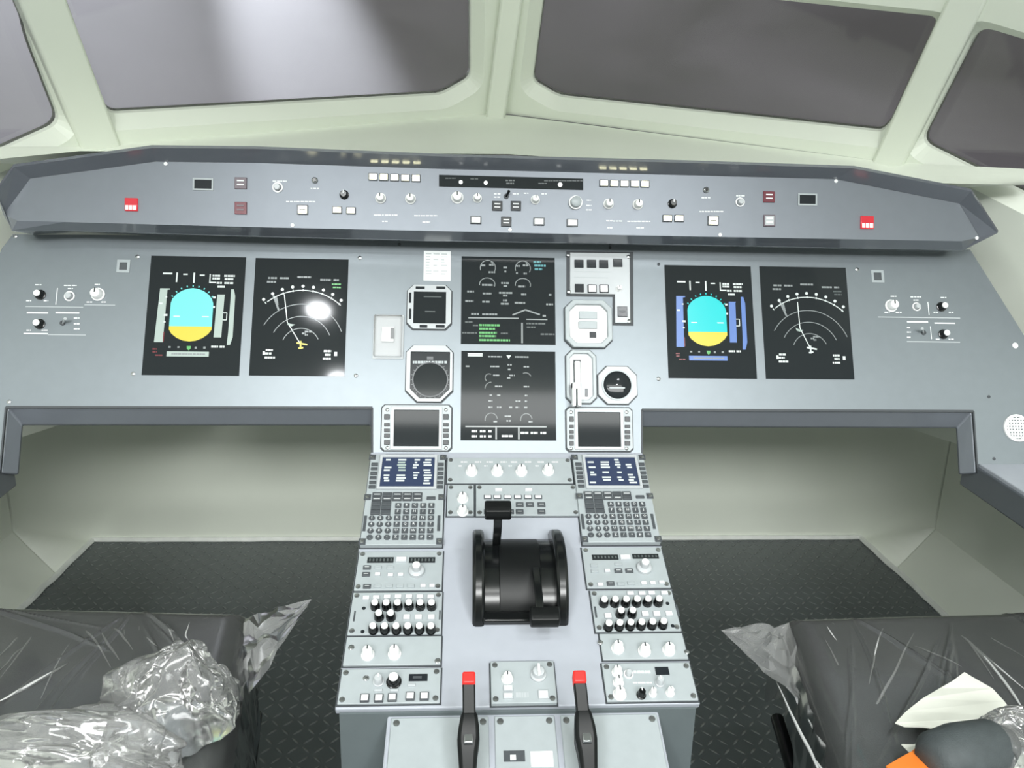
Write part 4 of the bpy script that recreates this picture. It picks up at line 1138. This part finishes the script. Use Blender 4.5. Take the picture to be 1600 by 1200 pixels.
audio('audio panel with three rows of black white-capped knobs on the left of the pedestal', row_rect(PED2, 927, 994, 552, 691, -1),
      [(586.5+17.6*i, 943) for i in range(6)]+[(592.5, 959.5), (611, 959.5)]+[(583.5+18*i, 979.5) for i in range(6)],
      [(572, 935), (588, 934.5), (605, 933.5), (622, 933), (639, 933), (656, 933), (673, 933.5)], [(635.5, 965), (654, 965), (674, 965)], [(568.5, 950.5), (566.5, 987)], [(552.5, 955, 555, 971), (686, 954, 688.5, 968)])
audio('audio panel with three rows of black white-capped knobs on the right of the pedestal', row_rect(PED2, 924, 989, 925, 1066, 1),
      [(943+17*i, 938-0.2*i) for i in range(6)]+[(969, 955), (987, 955)]+[(950+17*i, 975-0.6*i) for i in range(6)],
      [(985, 928), (1003, 928), (1018, 927.5), (1038, 927.5)], [(1008, 960), (1026, 960), (1045, 959.5), (950, 963)], [(1043, 943), (1051, 978)], [(929, 948, 932, 965), (1057, 945, 1060, 963)])

# --- plain knob panels
r = row_rect(PED2, 996, 1042, 545, 690, -1)
T = unit('light_knob_panel', 'plain grey panel with two white knobs on the left of the pedestal', PED2, r, screws=False)
for px, py in [(574, 1018), (616, 1017)]: knob(T, px, py, 0.0085, 0.016, 'white', w=TH)
for q in [(549, 1012), (684, 1033)]: screw(T, *q, 0.0045, TH)
r = row_rect(PED2, 991, 1033, 938, 1078, 1)
T = unit('light_knob_panel', 'plain grey panel with three white knobs on the right of the pedestal', PED2, r, screws=False)
for px, py in [(966, 1009), (1008, 1013), (1046, 1012)]: knob(T, px, py, 0.0085, 0.014, 'white', w=TH)
for q in [(938, 1004), (1073, 1019)]: screw(T, *q, 0.004, TH)

# --- rearmost panels
r = row_rect(PED2, 1046, 1102, 536, 689, -1)
T = unit('transponder_panel', 'grey panel with one black knob and small buttons at the rear left of the pedestal', PED2, r)
knob(T, 591, 1061, 0.007, 0.013, 'bezel', w=TH); knob(T, 615, 1061, 0.0095, 0.014, 'black', 'white', w=TH)
T.part('readout_window', MB().box(*PED2.rect(639, 1053.5, 668, 1064.5, TH), TH, TH+0.001), 'dark', sm=0)
marks(T, [(645, 1056.5, 659, 1060)], 'key', w=TH+0.001, name='readout_digits')
for x, y in [(570, 1092), (592, 1092), (613, 1091), (641, 1089), (663, 1089)]: button(T, x, y, 14, 12, 'key', 'white', None, w=TH, h=0.004)
for x, y in [(591, 1079), (616, 1079), (643, 1071)]: button(T, x, y, 13, 4, 'softmark', None, None, w=TH, h=0.002)
screw(T, 572, 1060, 0.0045, TH)
r = row_rect(PED2, 1037, 1098, 943, 1092, 1)
T = unit('radar_panel', 'grey panel with small white knobs at the rear right of the pedestal', PED2, r)
for x, y, q, mt in [(965, 1047, .007, 'white'), (967, 1063, .007, 'white'), (969, 1081, .0085, 'white'), (1003, 1082, .006, 'black'), (1021, 1080, .005, 'white'), (1048, 1079, .0055, 'white'), (1032, 1063, .006, 'bezel')]: knob(T, x, y, q, 0.013, mt, w=TH)
ringbutton(T, 982, 1054, .007, TH)
T.part('readout_window', MB().box(*PED2.rect(1024, 1042.5, 1045, 1054.5, TH), TH, TH+0.001), 'dark', sm=0)
marks(T, bars(1003, 1050, 26, 4)+bars(1004, 1067, 30, 2), 'mark', w=TH)

# --- centre trim panel between the red-tipped levers
r = row_rect(PED2, 1037, 1104, 766, 868)
T = unit('center_trim_panel', 'raised grey panel with a round dial knob between the red-tipped levers', PED2, r, lift=0.008)
u, v = PED2.at(841, 1055, 0.008)
k = T.part('dial_knob', MB().lathe(u, v, [(0.0115, 0.008), (0.0115, 0.011), (0.009, 0.013), (0.008, 0.02), (0.006, 0.021)], 24), 'bezel')
T.part('dial_bar', MB().box(u-0.0018, v-0.0085, u+0.0018, v+0.0085, 0.02, 0.026), 'white', k, bev=0.0008)
knob(T, 793, 1057, 0.0075, 0.012, 'white', w=0.008)
for q in [(794, 1076, 15, 9), (794, 1088, 15, 9), (849, 1086, 16, 13)]: button(T, *q, 'bezel', 'white', None, w=0.008, h=0.003)
marks(T, bars(816, 1086, 20, 8), 'softmark', w=0.008)

# ------------------------------------------------------------------ thrust lever quadrant
r = PED2.rect(738, 832, 884, 975)
qu = ((r[0]+r[2])/2, (r[1]+r[3])/2)
T = Thing('thrust_quadrant', 'black thrust quadrant drum with two T-handled levers in the middle of the pedestal', 'lever unit', PED2, *qu)
ax0 = PED2.at(738, 900)[0]; ax1 = PED2.at(880, 900)[0]
vN, vFar = PED2.at(810, 972)[1], PED2.at(810, 838)[1]
Lq = vFar-vN; vc = (vN+vFar)/2
def arcprof(rad, hh, n=28):
    """points (v,w) of a circular hump of height hh over chord 2*rad"""
    R_ = (rad*rad+hh*hh)/(2*hh); a = math.asin(min(1, rad/R_)); out = []
    for i in range(n+1):
        t = -a+2*a*i/n; out.append((vc+R_*math.sin(t), hh-R_+R_*math.cos(t)))
    return out
def hump(x0, x1, rad, hh, base=-0.01):
    pr = [(vc-rad, base)]+arcprof(rad, hh)+[(vc+rad, base)]
    n = len(pr); vs = []
    for x in (x0, x1): vs += [(x, v, w) for v, w in pr]
    return MB().add(vs, [tuple(range(n)), tuple(range(2*n-1, n-1, -1))]+[(i, n+i, n+(i+1) % n, (i+1) % n) for i in range(n)])
wq = ax1-ax0
T.part('drum', hump(ax0+0.016, ax1-0.016, Lq*0.46, 0.042), 'black', bev=0.002)
mbc = hump(ax0+0.042, ax0+0.108, Lq*0.455, 0.0445)
T.part('scale_plate', mbc, 'blackmatt', bev=0.001)
for x0, x1 in ((ax0, ax0+0.019), (ax1-0.019, ax1)): T.part('side_rail', hump(x0, x1, Lq*0.545, 0.064), 'black', bev=0.005)
T.part('rear_lip', MB().box(ax0+0.016, vN-0.006, ax1-0.016, vN+0.012, 0, 0.012), 'black', bev=0.003)
def lever(xc, theta_px, wtop, name):
    u, v = PED2.at(*theta_px, wtop)
    return u, v
# forward lever: handle seen above the drum's far edge
wL = 0.115
uh, vh = PED2.at(778, 797, wL)
ux = PED2.at(777, 835, 0.07)[0]
def lever_arm(u, pts, hw, name):
    """flat arm following (v,w) points, width 2*hw in u, thickness tk"""
    mb = MB(); tk = 0.006; vs = []
    for (v, w) in pts: vs.append((v, w))
    n = len(vs); P_ = []
    for k, (v, w) in enumerate(vs):
        a = vs[max(k-1, 0)]; b = vs[min(k+1, n-1)]; d = Vector((b[0]-a[0], b[1]-a[1])).normalized(); nn = Vector((-d.y, d.x))*tk
        P_.append(((v+nn.x, w+nn.y), (v-nn.x, w-nn.y)))
    V = []
    for a, b in P_: V += [(u-hw, a[0], a[1]), (u+hw, a[0], a[1]), (u+hw, b[0], b[1]), (u-hw, b[0], b[1])]
    F = [(k*4+i, (k+1)*4+i, (k+1)*4+(i+1) % 4, k*4+(i+1) % 4) for k in range(n-1) for i in range(4)]+[(0, 1, 2, 3), (4*n-1, 4*n-2, 4*n-3, 4*n-4)]
    return mb.add(V, F)
a1 = T.part('thrust_lever', lever_arm(ux, [(vc+0.045, 0.03), (vh-0.012, wL*0.75), (vh, wL)], 0.0065, 'arm'), 'black', bev=0.0015)
def handle(u, v, w, L, R1, mat='black'):
    mb = MB(); seg = 16; vs = []; pr = [(-L/2, R1*.86), (-L/2+.002, R1), (L/2-.002, R1), (L/2, R1*.86)]
    for k in range(seg):
        a = 2*PI*k/seg; ca, sa = math.cos(a), math.sin(a)
        e = 1.0/max(abs(ca), abs(sa))**0.35
        vs += [(u+x, v+rr*ca*e, w+rr*sa*e*0.85) for x, rr in pr]
    fs = [(k*4+i, ((k+1) % seg)*4+i, ((k+1) % seg)*4+i+1, k*4+i+1) for k in range(seg) for i in range(3)]
    fs += [tuple(k*4 for k in range(seg)), tuple(k*4+3 for k in reversed(range(seg)))]
    return mb.add(vs, fs)
T.part('lever_handle', handle(uh, vh, wL, 0.042, 0.0145), 'blackmatt', a1, bev=0.0015)
wR = 0.045
u2, v2 = PED2.at(851, 964, wR)
a2 = T.part('thrust_lever', lever_arm(PED2.at(842, 935, 0.055)[0], [(vc-0.02, 0.044), (v2+0.022, 0.055), (v2, wR)], 0.006, 'arm'), 'black', bev=0.0015)
T.part('lever_handle', handle(u2, v2, wR, 0.044, 0.0145), 'blackmatt', a2, bev=0.0015)
# faint slot mark behind the quadrant
pd.part('slot_mark', MB().box(*PED2.rect(843, 990, 851, 1012), -0.0005, 0.0006), 'key')

# ------------------------------------------------------------------ red-tipped levers
def redlever(name, label, tip, grip0, grip1, lean):
    wt = 0.075
    ut, vt = PED2.at(*tip, wt)
    ug, vg = PED2.at(*grip0, 0.045); ue, ve = PED2.at(*grip1, 0.02)
    T = Thing(name, label, 'lever', PED2, ut, vt, 0.0)
    mb = MB()
    def slab(pts, hw, th):
        V = []
        for (u, v, w_), h_, t_ in zip(pts, hw, th):
            V += [(u-h_, v, w_+t_), (u+h_, v, w_+t_), (u+h_, v, w_-t_), (u-h_, v, w_-t_)]
        n = len(pts)
        return MB().add(V, [(k*4+i, (k+1)*4+i, (k+1)*4+(i+1) % 4, k*4+(i+1) % 4) for k in range(n-1) for i in range(4)]+[(0, 1, 2, 3), (4*n-1, 4*n-2, 4*n-3, 4*n-4)])
    arm = T.part('lever_arm', slab([(ut, vt-0.008, wt-0.004), ((ut*.6+ug*.4), vt*.6+vg*.4, wt*.6+0.05*.4), (ug, vg, 0.05)], [0.0085, 0.0085, 0.0085], [0.007, 0.006, 0.006]), 'blackmatt', bev=0.002)
    T.part('red_tip', slab([(ut, vt+0.006, wt), (ut, vt-0.010, wt-0.003)], [0.0088, 0.0088], [0.0085, 0.0085]), 'red', arm, bev=0.0025, label='red lever tip')
    g = T.part('grip', slab([(ug, vg+0.012, 0.052), (ug*.75+ue*.25, vg*.75+ve*.25, 0.046), (ug*.4+ue*.6, vg*.4+ve*.6, 0.036), (ue, ve, 0.028), (ue, ve-0.03, 0.02)], [0.0105, 0.0135, 0.0145, 0.0125, 0.01], [0.009, 0.012, 0.013, 0.012, 0.01]), 'blackmatt', bev=0.005)
    mid = (ug*.4+ue*.6, vg*.4+ve*.6)
    T.part('grip_button', MB().box(mid[0]-0.006, mid[1]-0.008, mid[0]+0.006, mid[1]+0.006, 0.044, 0.0515), 'steel', g, bev=0.0015)
    T.part('pedestal_stem', slab([(ug, vg-0.01, 0.045), (ug, vg-0.012, -0.002)], [0.005, 0.005], [0.004, 0.004]), 'black')
redlever('speed_brake_lever', 'black lever with a red tip left of the raised centre panel', (732.5, 1060), (733, 1132), (731, 1185), -1)
redlever('flap_lever', 'black lever with a red tip right of the raised centre panel', (905, 1058), (911, 1128), (917, 1185), 1)

# ------------------------------------------------------------------ seats
SEAT_Z = -0.76
def seat(name, label, cr, front, back_dir_px, sx):
    """cushion corner nearest the pedestal at pixel cr on the seat plane, edges towards front and back"""
    A_ = hitz(*cr, SEAT_Z); Bf = hitz(*front, SEAT_Z); Cb = hitz(*back_dir_px, SEAT_Z)
    e1 = (Bf-A_); e1.z = 0; e1.normalize()
    e2 = (Cb-A_); e2.z = 0; e2.normalize()
    T = Thing(name, label, 'seat', WORLD, A_.x, A_.y, FLOOR_Z)
    W_, D_, H_ = 0.56, 0.52, 0.15
    def pt(a, b, z): p = A_+e1*a+e2*b; return (p.x, p.y, z)
    # cushion: rounded slab with a slight crown
    N1, N2 = 22, 22; vs = []; fs = []
    def edge(t): return 1-(1-min(1, t/0.05))**2 if t < 0.05 else 1
    for zz, top in ((0, True), (1, False)):
        for i in range(N1+1):
            for j in range(N2+1):
                a, b = W_*i/N1, D_*j/N2
                d = min(a, W_-a, b, D_-b)
                rd = 0.045
                drop = rd-math.sqrt(max(0, rd*rd-max(0, rd-d)**2))
                crown = 0.012*math.sin(PI*i/N1)*math.sin(PI*j/N2)
                z = SEAT_Z-drop*0.9+crown if top else SEAT_Z-H_+drop*0.5
                vs.append(pt(a, b, z))
    st = (N1+1)*(N2+1)
    for i in range(N1):
        for j in range(N2):
            q = (i*(N2+1)+j, (i+1)*(N2+1)+j, (i+1)*(N2+1)+j+1, i*(N2+1)+j+1); fs.append(q); fs.append(tuple(st+x for x in reversed(q)))
    border = [(i, 0) for i in range(N1)]+[(N1, j) for j in range(N2)]+[(i, N2) for i in range(N1, 0, -1)]+[(0, j) for j in range(N2, 0, -1)]
    ix = [i*(N2+1)+j for i, j in border]
    for k in range(len(ix)): fs.append((ix[k], ix[(k+1) % len(ix)], st+ix[(k+1) % len(ix)], st+ix[k]))
    T.part('cushion', MB().add(vs, fs), 'seat', sm=180)
    base = [pt(0.02, 0.03, 0), pt(W_-0.02, 0.03, 0), pt(W_-0.02, D_-0.02, 0), pt(0.02, D_-0.02, 0)]
    T.part('seat_pan', MB().prism([(p[0], p[1]) for p in base], SEAT_Z-H_-0.07, SEAT_Z-H_+0.004), 'black', bev=0.01)
    col = [pt(0.16, 0.18, 0), pt(W_-0.16, 0.18, 0), pt(W_-0.16, D_-0.12, 0), pt(0.16, D_-0.12, 0)]
    T.part('seat_column', MB().prism([(p[0], p[1]) for p in col], FLOOR_Z, SEAT_Z-H_-0.07), 'blackmatt', bev=0.01)
    s0 = pt(-0.006, 0.06, 0); s1 = pt(-0.006, D_-0.04, 0)
    T.part('side_rail', MB().tube([(s0[0], s0[1], SEAT_Z-H_-0.03), (s1[0], s1[1], SEAT_Z-H_-0.03)], 0.012, 10), 'black')
    return A_, e1, e2, W_, D_, pt
random.seed(2)
SLT = seat('pilot_seat', 'charcoal seat cushion under clear plastic left of the pedestal', (388, 950), (0, 941), (346, 1200), -1)
SRT = seat('pilot_seat', 'charcoal seat cushion under clear plastic right of the pedestal', (1226, 958), (1590, 950), (1322, 1200), 1)

def film_sheet(name, label, S_, folds, seed, over=0.012):
    A_, e1, e2, W_, D_, pt = S_
    N1, N2 = 260, 200; vs = []; fs = []
    for i in range(N1+1):
        for j in range(N2+1):
            a = -over+(W_+over*2)*i/N1; b = -over+(D_+over)*j/N2
            d = min(a, W_-a, b)
            rd = 0.045; dd = max(0, min(d, rd))
            drop = rd-math.sqrt(max(0, rd*rd-(rd-dd)**2)) if d > 0 else rd+(-d)*3.0
            z = SEAT_Z-drop*0.9+0.012*math.sin(PI*max(0, min(1, a/W_)))*math.sin(PI*max(0, min(1, b/D_)))+0.004
            for (ax, bx, dx, dy, wd, hh, L) in folds:
                t = (a-ax)*dx+(b-bx)*dy; s = -(a-ax)*dy+(b-bx)*dx
                if -0.02 < t < L:
                    s += 0.004*math.sin(t*14+ax*50)
                    z += hh*math.exp(-(s/wd)**2)*math.sin(PI*min(1, max(0, (t+0.02)/(L+0.02))))
            nz = noise.noise(Vector((a*9, b*9, seed)))
            z += 0.002*max(0, nz)
            vs.append(pt(a, b, z))
    for i in range(N1):
        for j in range(N2): fs.append((i*(N2+1)+j, (i+1)*(N2+1)+j, (i+1)*(N2+1)+j+1, i*(N2+1)+j+1))
    return MB().add(vs, fs)
def fold_list(cx, cy, n, seed, a0, a1):
    random.seed(seed); out = []
    for k in range(n):
        t = math.radians(random.uniform(a0, a1)); r0 = random.uniform(0.0, 0.1)
        out.append((cx+r0*math.cos(t), cy+r0*math.sin(t), math.cos(t), math.sin(t), random.uniform(0.0012, 0.003), random.uniform(0.002, 0.006), random.uniform(0.2, 0.45)))
    return out
def wrap(name, label, S_, folds, seed, tip):
    A_, e1, e2, W_, D_, pt = S_
    T = Thing(name, label, 'plastic sheet', WORLD, A_.x, A_.y, SEAT_Z)
    T.part('film', film_sheet(name, label, S_, folds, seed), 'film', sm=180)
    # loose corner of film sticking out over the floor
    N = 10; vs = []; fs = []; random.seed(seed)
    for i in range(N+1):
        for j in range(N+1):
            t = i/N; s = j/N
            base = Vector(pt(0.005, 0.02+0.20*s, SEAT_Z-0.012-0.05*s))
            p = base*(1-t)+Vector(tip)*t
            p += (Vector((random.uniform(-.004, .004), random.uniform(-.004, .004), random.uniform(-.006, .006)))*(1-t) if 0 < i < N else Vector((0, 0, 0)))
            p += Vector((0, 0, 1))*(0.018*noise.noise(Vector((t*4, s*5, seed)))+0.012*abs(noise.noise(Vector((t*9, s*8, seed+3)))))*(1-t*t)
            vs.append(p)
    for i in range(N):
        for j in range(N): fs.append((i*(N+1)+j, (i+1)*(N+1)+j, (i+1)*(N+1)+j+1, i*(N+1)+j+1))
    T.part('loose_corner', MB().add(vs, [t for f in fs for t in ((f[0], f[1], f[2]), (f[0], f[2], f[3]))]), 'corner', sm=22)
    # bunched hem down the inboard side
    N = 40; vs = []; fs = []
    for i in range(N+1):
        for j in range(9):
            t = i/N; s = j/8
            p = Vector(pt(-0.012-0.012*s+0.008*noise.noise(Vector((t*14, s*4, seed))), 0.02+0.46*t, SEAT_Z-0.02-0.16*s*(0.7+0.3*math.sin(t*9+seed))))
            vs.append(p)
    for i in range(N):
        for j in range(8): fs.append((i*9+j, (i+1)*9+j, (i+1)*9+j+1, i*9+j+1))
    T.part('side_hem', MB().add(vs, fs), 'film', sm=180)
    return T
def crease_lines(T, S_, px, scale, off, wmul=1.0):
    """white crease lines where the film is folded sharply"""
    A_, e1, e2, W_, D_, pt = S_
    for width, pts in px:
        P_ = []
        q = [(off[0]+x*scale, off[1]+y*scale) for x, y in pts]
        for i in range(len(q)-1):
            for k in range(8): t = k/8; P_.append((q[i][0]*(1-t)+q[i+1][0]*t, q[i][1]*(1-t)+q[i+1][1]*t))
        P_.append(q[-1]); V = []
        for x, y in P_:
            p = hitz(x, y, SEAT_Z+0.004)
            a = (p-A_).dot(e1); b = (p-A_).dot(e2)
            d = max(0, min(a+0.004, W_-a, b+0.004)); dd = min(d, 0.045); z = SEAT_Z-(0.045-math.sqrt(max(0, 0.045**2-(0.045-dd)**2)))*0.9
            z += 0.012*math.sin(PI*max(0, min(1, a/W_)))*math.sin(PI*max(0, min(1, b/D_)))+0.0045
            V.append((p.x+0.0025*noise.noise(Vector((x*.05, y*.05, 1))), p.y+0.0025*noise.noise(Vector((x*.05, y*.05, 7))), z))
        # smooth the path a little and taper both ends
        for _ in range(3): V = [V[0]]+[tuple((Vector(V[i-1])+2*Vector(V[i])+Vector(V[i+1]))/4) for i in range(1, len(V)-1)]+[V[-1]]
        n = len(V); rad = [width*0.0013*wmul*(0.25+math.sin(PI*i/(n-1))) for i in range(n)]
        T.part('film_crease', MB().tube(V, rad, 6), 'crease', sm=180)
fl = fold_list(0.56, -0.02, 9, 21, 95, 170)+fold_list(0.2, 0.0, 7, 22, 60, 130)+fold_list(0.42, 0.02, 5, 23, 30, 80)
TFL = wrap('plastic_sheet', 'clear plastic film stretched over the left seat with its loose corner by the pedestal', SLT, fl, 3.1, hitz(487, 936, SEAT_Z+0.01))
fr_ = fold_list(0.40, -0.02, 5, 31, 40, 70)+fold_list(0.12, 0.02, 6, 32, 60, 110)+fold_list(0.3, 0.04, 6, 33, 95, 130)
TFR = wrap('plastic_sheet', 'clear plastic film stretched over the right seat with its loose corner by the pedestal', SRT, fr_, 8.4, hitz(1127, 985, SEAT_Z-0.03))

crease_lines(TFL, SLT, [
    (2.2, [(335, 440), (215, 515), (110, 580), (0, 640)]), (1.6, [(305, 185), (260, 185), (220, 208)]), (1.4, [(180, 170), (140, 240), (60, 330), (0, 400)]),
    (1.2, [(150, 230), (150, 300), (100, 390), (0, 520)]), (1.1, [(140, 140), (80, 240), (10, 320)]), (1.3, [(430, 170), (410, 260), (470, 340), (540, 460)]),
    (1.5, [(440, 165), (570, 270), (640, 370)]), (1.5, [(480, 270), (575, 420)]), (1.0, [(350, 240), (290, 180)]), (1.0, [(580, 135), (600, 290)]),
    (0.9, [(660, 150), (670, 270)]), (1.1, [(790, 190), (840, 330)]), (1.1, [(910, 220), (890, 290), (910, 320)]), (2.0, [(1130, 122), (1030, 150), (980, 200)]),
    (1.0, [(1080, 430), (1050, 520)]), (1.6, [(110, 128), (440, 136), (800, 128), (1130, 122)]), (0.9, [(340, 330), (260, 480), (200, 620)]), (1.0, [(700, 300), (760, 350)]),
    (1.0, [(30, 200), (90, 150)]), (0.9, [(0, 480), (70, 400), (110, 360)])], 1/3.077, (0, 900))
crease_lines(TFR, SRT, [
    (1.5, [(400, 182), (545, 162), (800, 155), (1110, 148), (1500, 152)]), (1.2, [(930, 195), (880, 290), (850, 430), (820, 550)]), (1.6, [(1060, 265), (960, 480), (870, 640), (720, 870)]),
    (1.1, [(420, 280), (490, 490), (600, 740)]), (1.4, [(600, 310), (680, 450), (750, 700), (780, 760)]), (1.0, [(610, 250), (660, 330)]),
    (2.0, [(1110, 150), (1250, 260), (1400, 430), (1550, 640), (1590, 700)]), (1.4, [(1170, 160), (1290, 290), (1440, 540)]), (1.6, [(1280, 290), (1450, 470), (1600, 600)]),
    (1.0, [(1370, 190), (1420, 310), (1600, 420)]), (1.0, [(1050, 360), (1200, 430), (1290, 480)]), (1.8, [(375, 420), (480, 640), (560, 780), (640, 950)]),
    (1.0, [(840, 640), (800, 760), (730, 860)]), (1.0, [(640, 210), (650, 240)]), (1.4, [(580, 800), (620, 860), (640, 940)])], 0.3125, (1100, 900))

def crumple(name, label, px, py, rx, ry, rz, seed, z0, cat='plastic bag', rot=0.0):
    c = hitz(px, py, z0)
    bm = bmesh.new(); bmesh.ops.create_icosphere(bm, subdivisions=6, radius=1.0)
    rnd = random.Random(seed)
    cuts_ = []
    for k in range(24):
        d = Vector((rnd.gauss(0, 1), rnd.gauss(0, 1), rnd.gauss(0, 1))).normalized(); cuts_.append((d, rnd.uniform(0.70, 1.0)))
    for v in bm.verts:
        n_ = v.co.normalized()
        q = n_+0.16*Vector((noise.noise(n_*2.2+Vector((seed, 0, 0))), noise.noise(n_*2.2+Vector((0, seed, 0))), noise.noise(n_*2.2+Vector((0, 0, seed)))))
        f = min(h_/max(0.05, q.dot(d)) for d, h_ in cuts_ if q.dot(d) > 0.05)
        f = min(f, 1.12)-0.05*(1-abs(noise.noise(n_*2.2+Vector((seed, 2, 1)))*2))**6
        p = n_*f
        x, y = p.x*rx, p.y*ry
        v.co = (x*math.cos(rot)-y*math.sin(rot), x*math.sin(rot)+y*math.cos(rot), max(p.z*rz, -rz*0.35))
    me = bpy.data.meshes.new(name); bm.to_mesh(me); bm.free(); me.materials.append(M['bag'])
    o = bpy.data.objects.new(name, me); o.location = (c.x, c.y, z0); COL.objects.link(o); smooth(o, 25)
    return setp(o, label, cat)
crumple('plastic_bag', 'crumpled clear plastic bag standing up on the left seat', 272, 1110, 0.10, 0.085, 0.10, 2.3, SEAT_Z+0.05, rot=0.4)
crumple('plastic_bag', 'flat crumpled plastic at the bottom left corner of the left seat', 60, 1190, 0.22, 0.075, 0.07, 5.7, SEAT_Z+0.04, rot=-0.15)
crumple('plastic_bag', 'grey crumpled plastic at the outer corner of the right seat', 1618, 1190, 0.065, 0.07, 0.055, 9.1, SEAT_Z+0.04)

# torn paper, strip and strap on the right seat
def flat_sheet(name, label, px, z0, mat, cat, curl=0.01, th=0.0012, sub=0):
    pts = [hitz(x, y, z0) for x, y in px]
    cx = sum(p.x for p in pts)/len(pts); cy = sum(p.y for p in pts)/len(pts)
    mb = MB(); vs = [(p.x, p.y, z0+curl*abs(p.x-cx)/0.1) for p in pts]; n = len(vs)
    vs2 = [(x, y, z-th) for x, y, z in vs]
    tri = tessellate_polygon([[Vector((x, y, 0)) for x, y, z in vs]])
    mb.add(vs+vs2, list(tri)+[tuple(n+i for i in reversed(t)) for t in tri]+[(i, (i+1) % n, n+(i+1) % n, n+i) for i in range(n)])
    return solo(name, mb, mat, WORLD, label, cat, u=cx, v=cy, w=z0, sm=0)
K = 0.3125
def c8(l): return [(1100+x*K, 900+y*K) for x, y in l]
flat_sheet('torn_paper', 'large torn piece of white paper lying on the right seat', c8([(952, 755), (1010, 690), (1090, 620), (1180, 560), (1240, 530), (1300, 490), (1340, 515), (1390, 545), (1440, 575), (1500, 640), (1555, 715), (1480, 728), (1482, 780), (1410, 776), (1350, 779), (1280, 772), (1200, 780), (1100, 770), (1000, 772)]), SEAT_Z+0.034, 'paper', 'paper', 0.006)
flat_sheet('paper_strip', 'small curled strip of torn paper below the large white sheet', c8([(1130, 775), (1160, 790), (1110, 845), (1075, 872), (1030, 892), (985, 850), (1050, 845), (1095, 815)]), SEAT_Z+0.03, 'paper', 'paper', 0.01)
a = [hitz(*p, SEAT_Z+0.045) for p in c8([(935, 985), (1000, 945), (1060, 912), (1100, 880)])]
mb = MB(); vs = []
for k, p in enumerate(a):
    vs += [(p.x, p.y+0.012, p.z), (p.x+0.012, p.y-0.035, p.z-0.004), (p.x+0.012, p.y-0.035, p.z-0.007), (p.x, p.y+0.012, p.z-0.003)]
mb.add(vs, [(k*4+i, (k+1)*4+i, (k+1)*4+(i+1) % 4, k*4+(i+1) % 4) for k in range(3) for i in range(4)]+[(0, 1, 2, 3), (15, 14, 13, 12)])
solo('orange_strap', mb, 'orange', WORLD, 'orange fabric strap end at the bottom edge of the right seat', 'strap', u=a[1].x, v=a[1].y, w=a[1].z)
p0 = hitz(*c8([(1120, 930)])[0], SEAT_Z+0.05); p1 = hitz(*c8([(1520, 830)])[0], SEAT_Z+0.05)
mb = MB(); mb.tube([p0, p0*.9+p1*.1, p0*.6+p1*.4, p0*.2+p1*.8, p1], [0.022, 0.034, 0.038, 0.034, 0.02], 20)
solo('padded_roll', mb, 'seat', WORLD, 'dark padded roll behind the torn paper on the right seat', 'pad', u=p0.x, v=p0.y, w=SEAT_Z, sm=180)
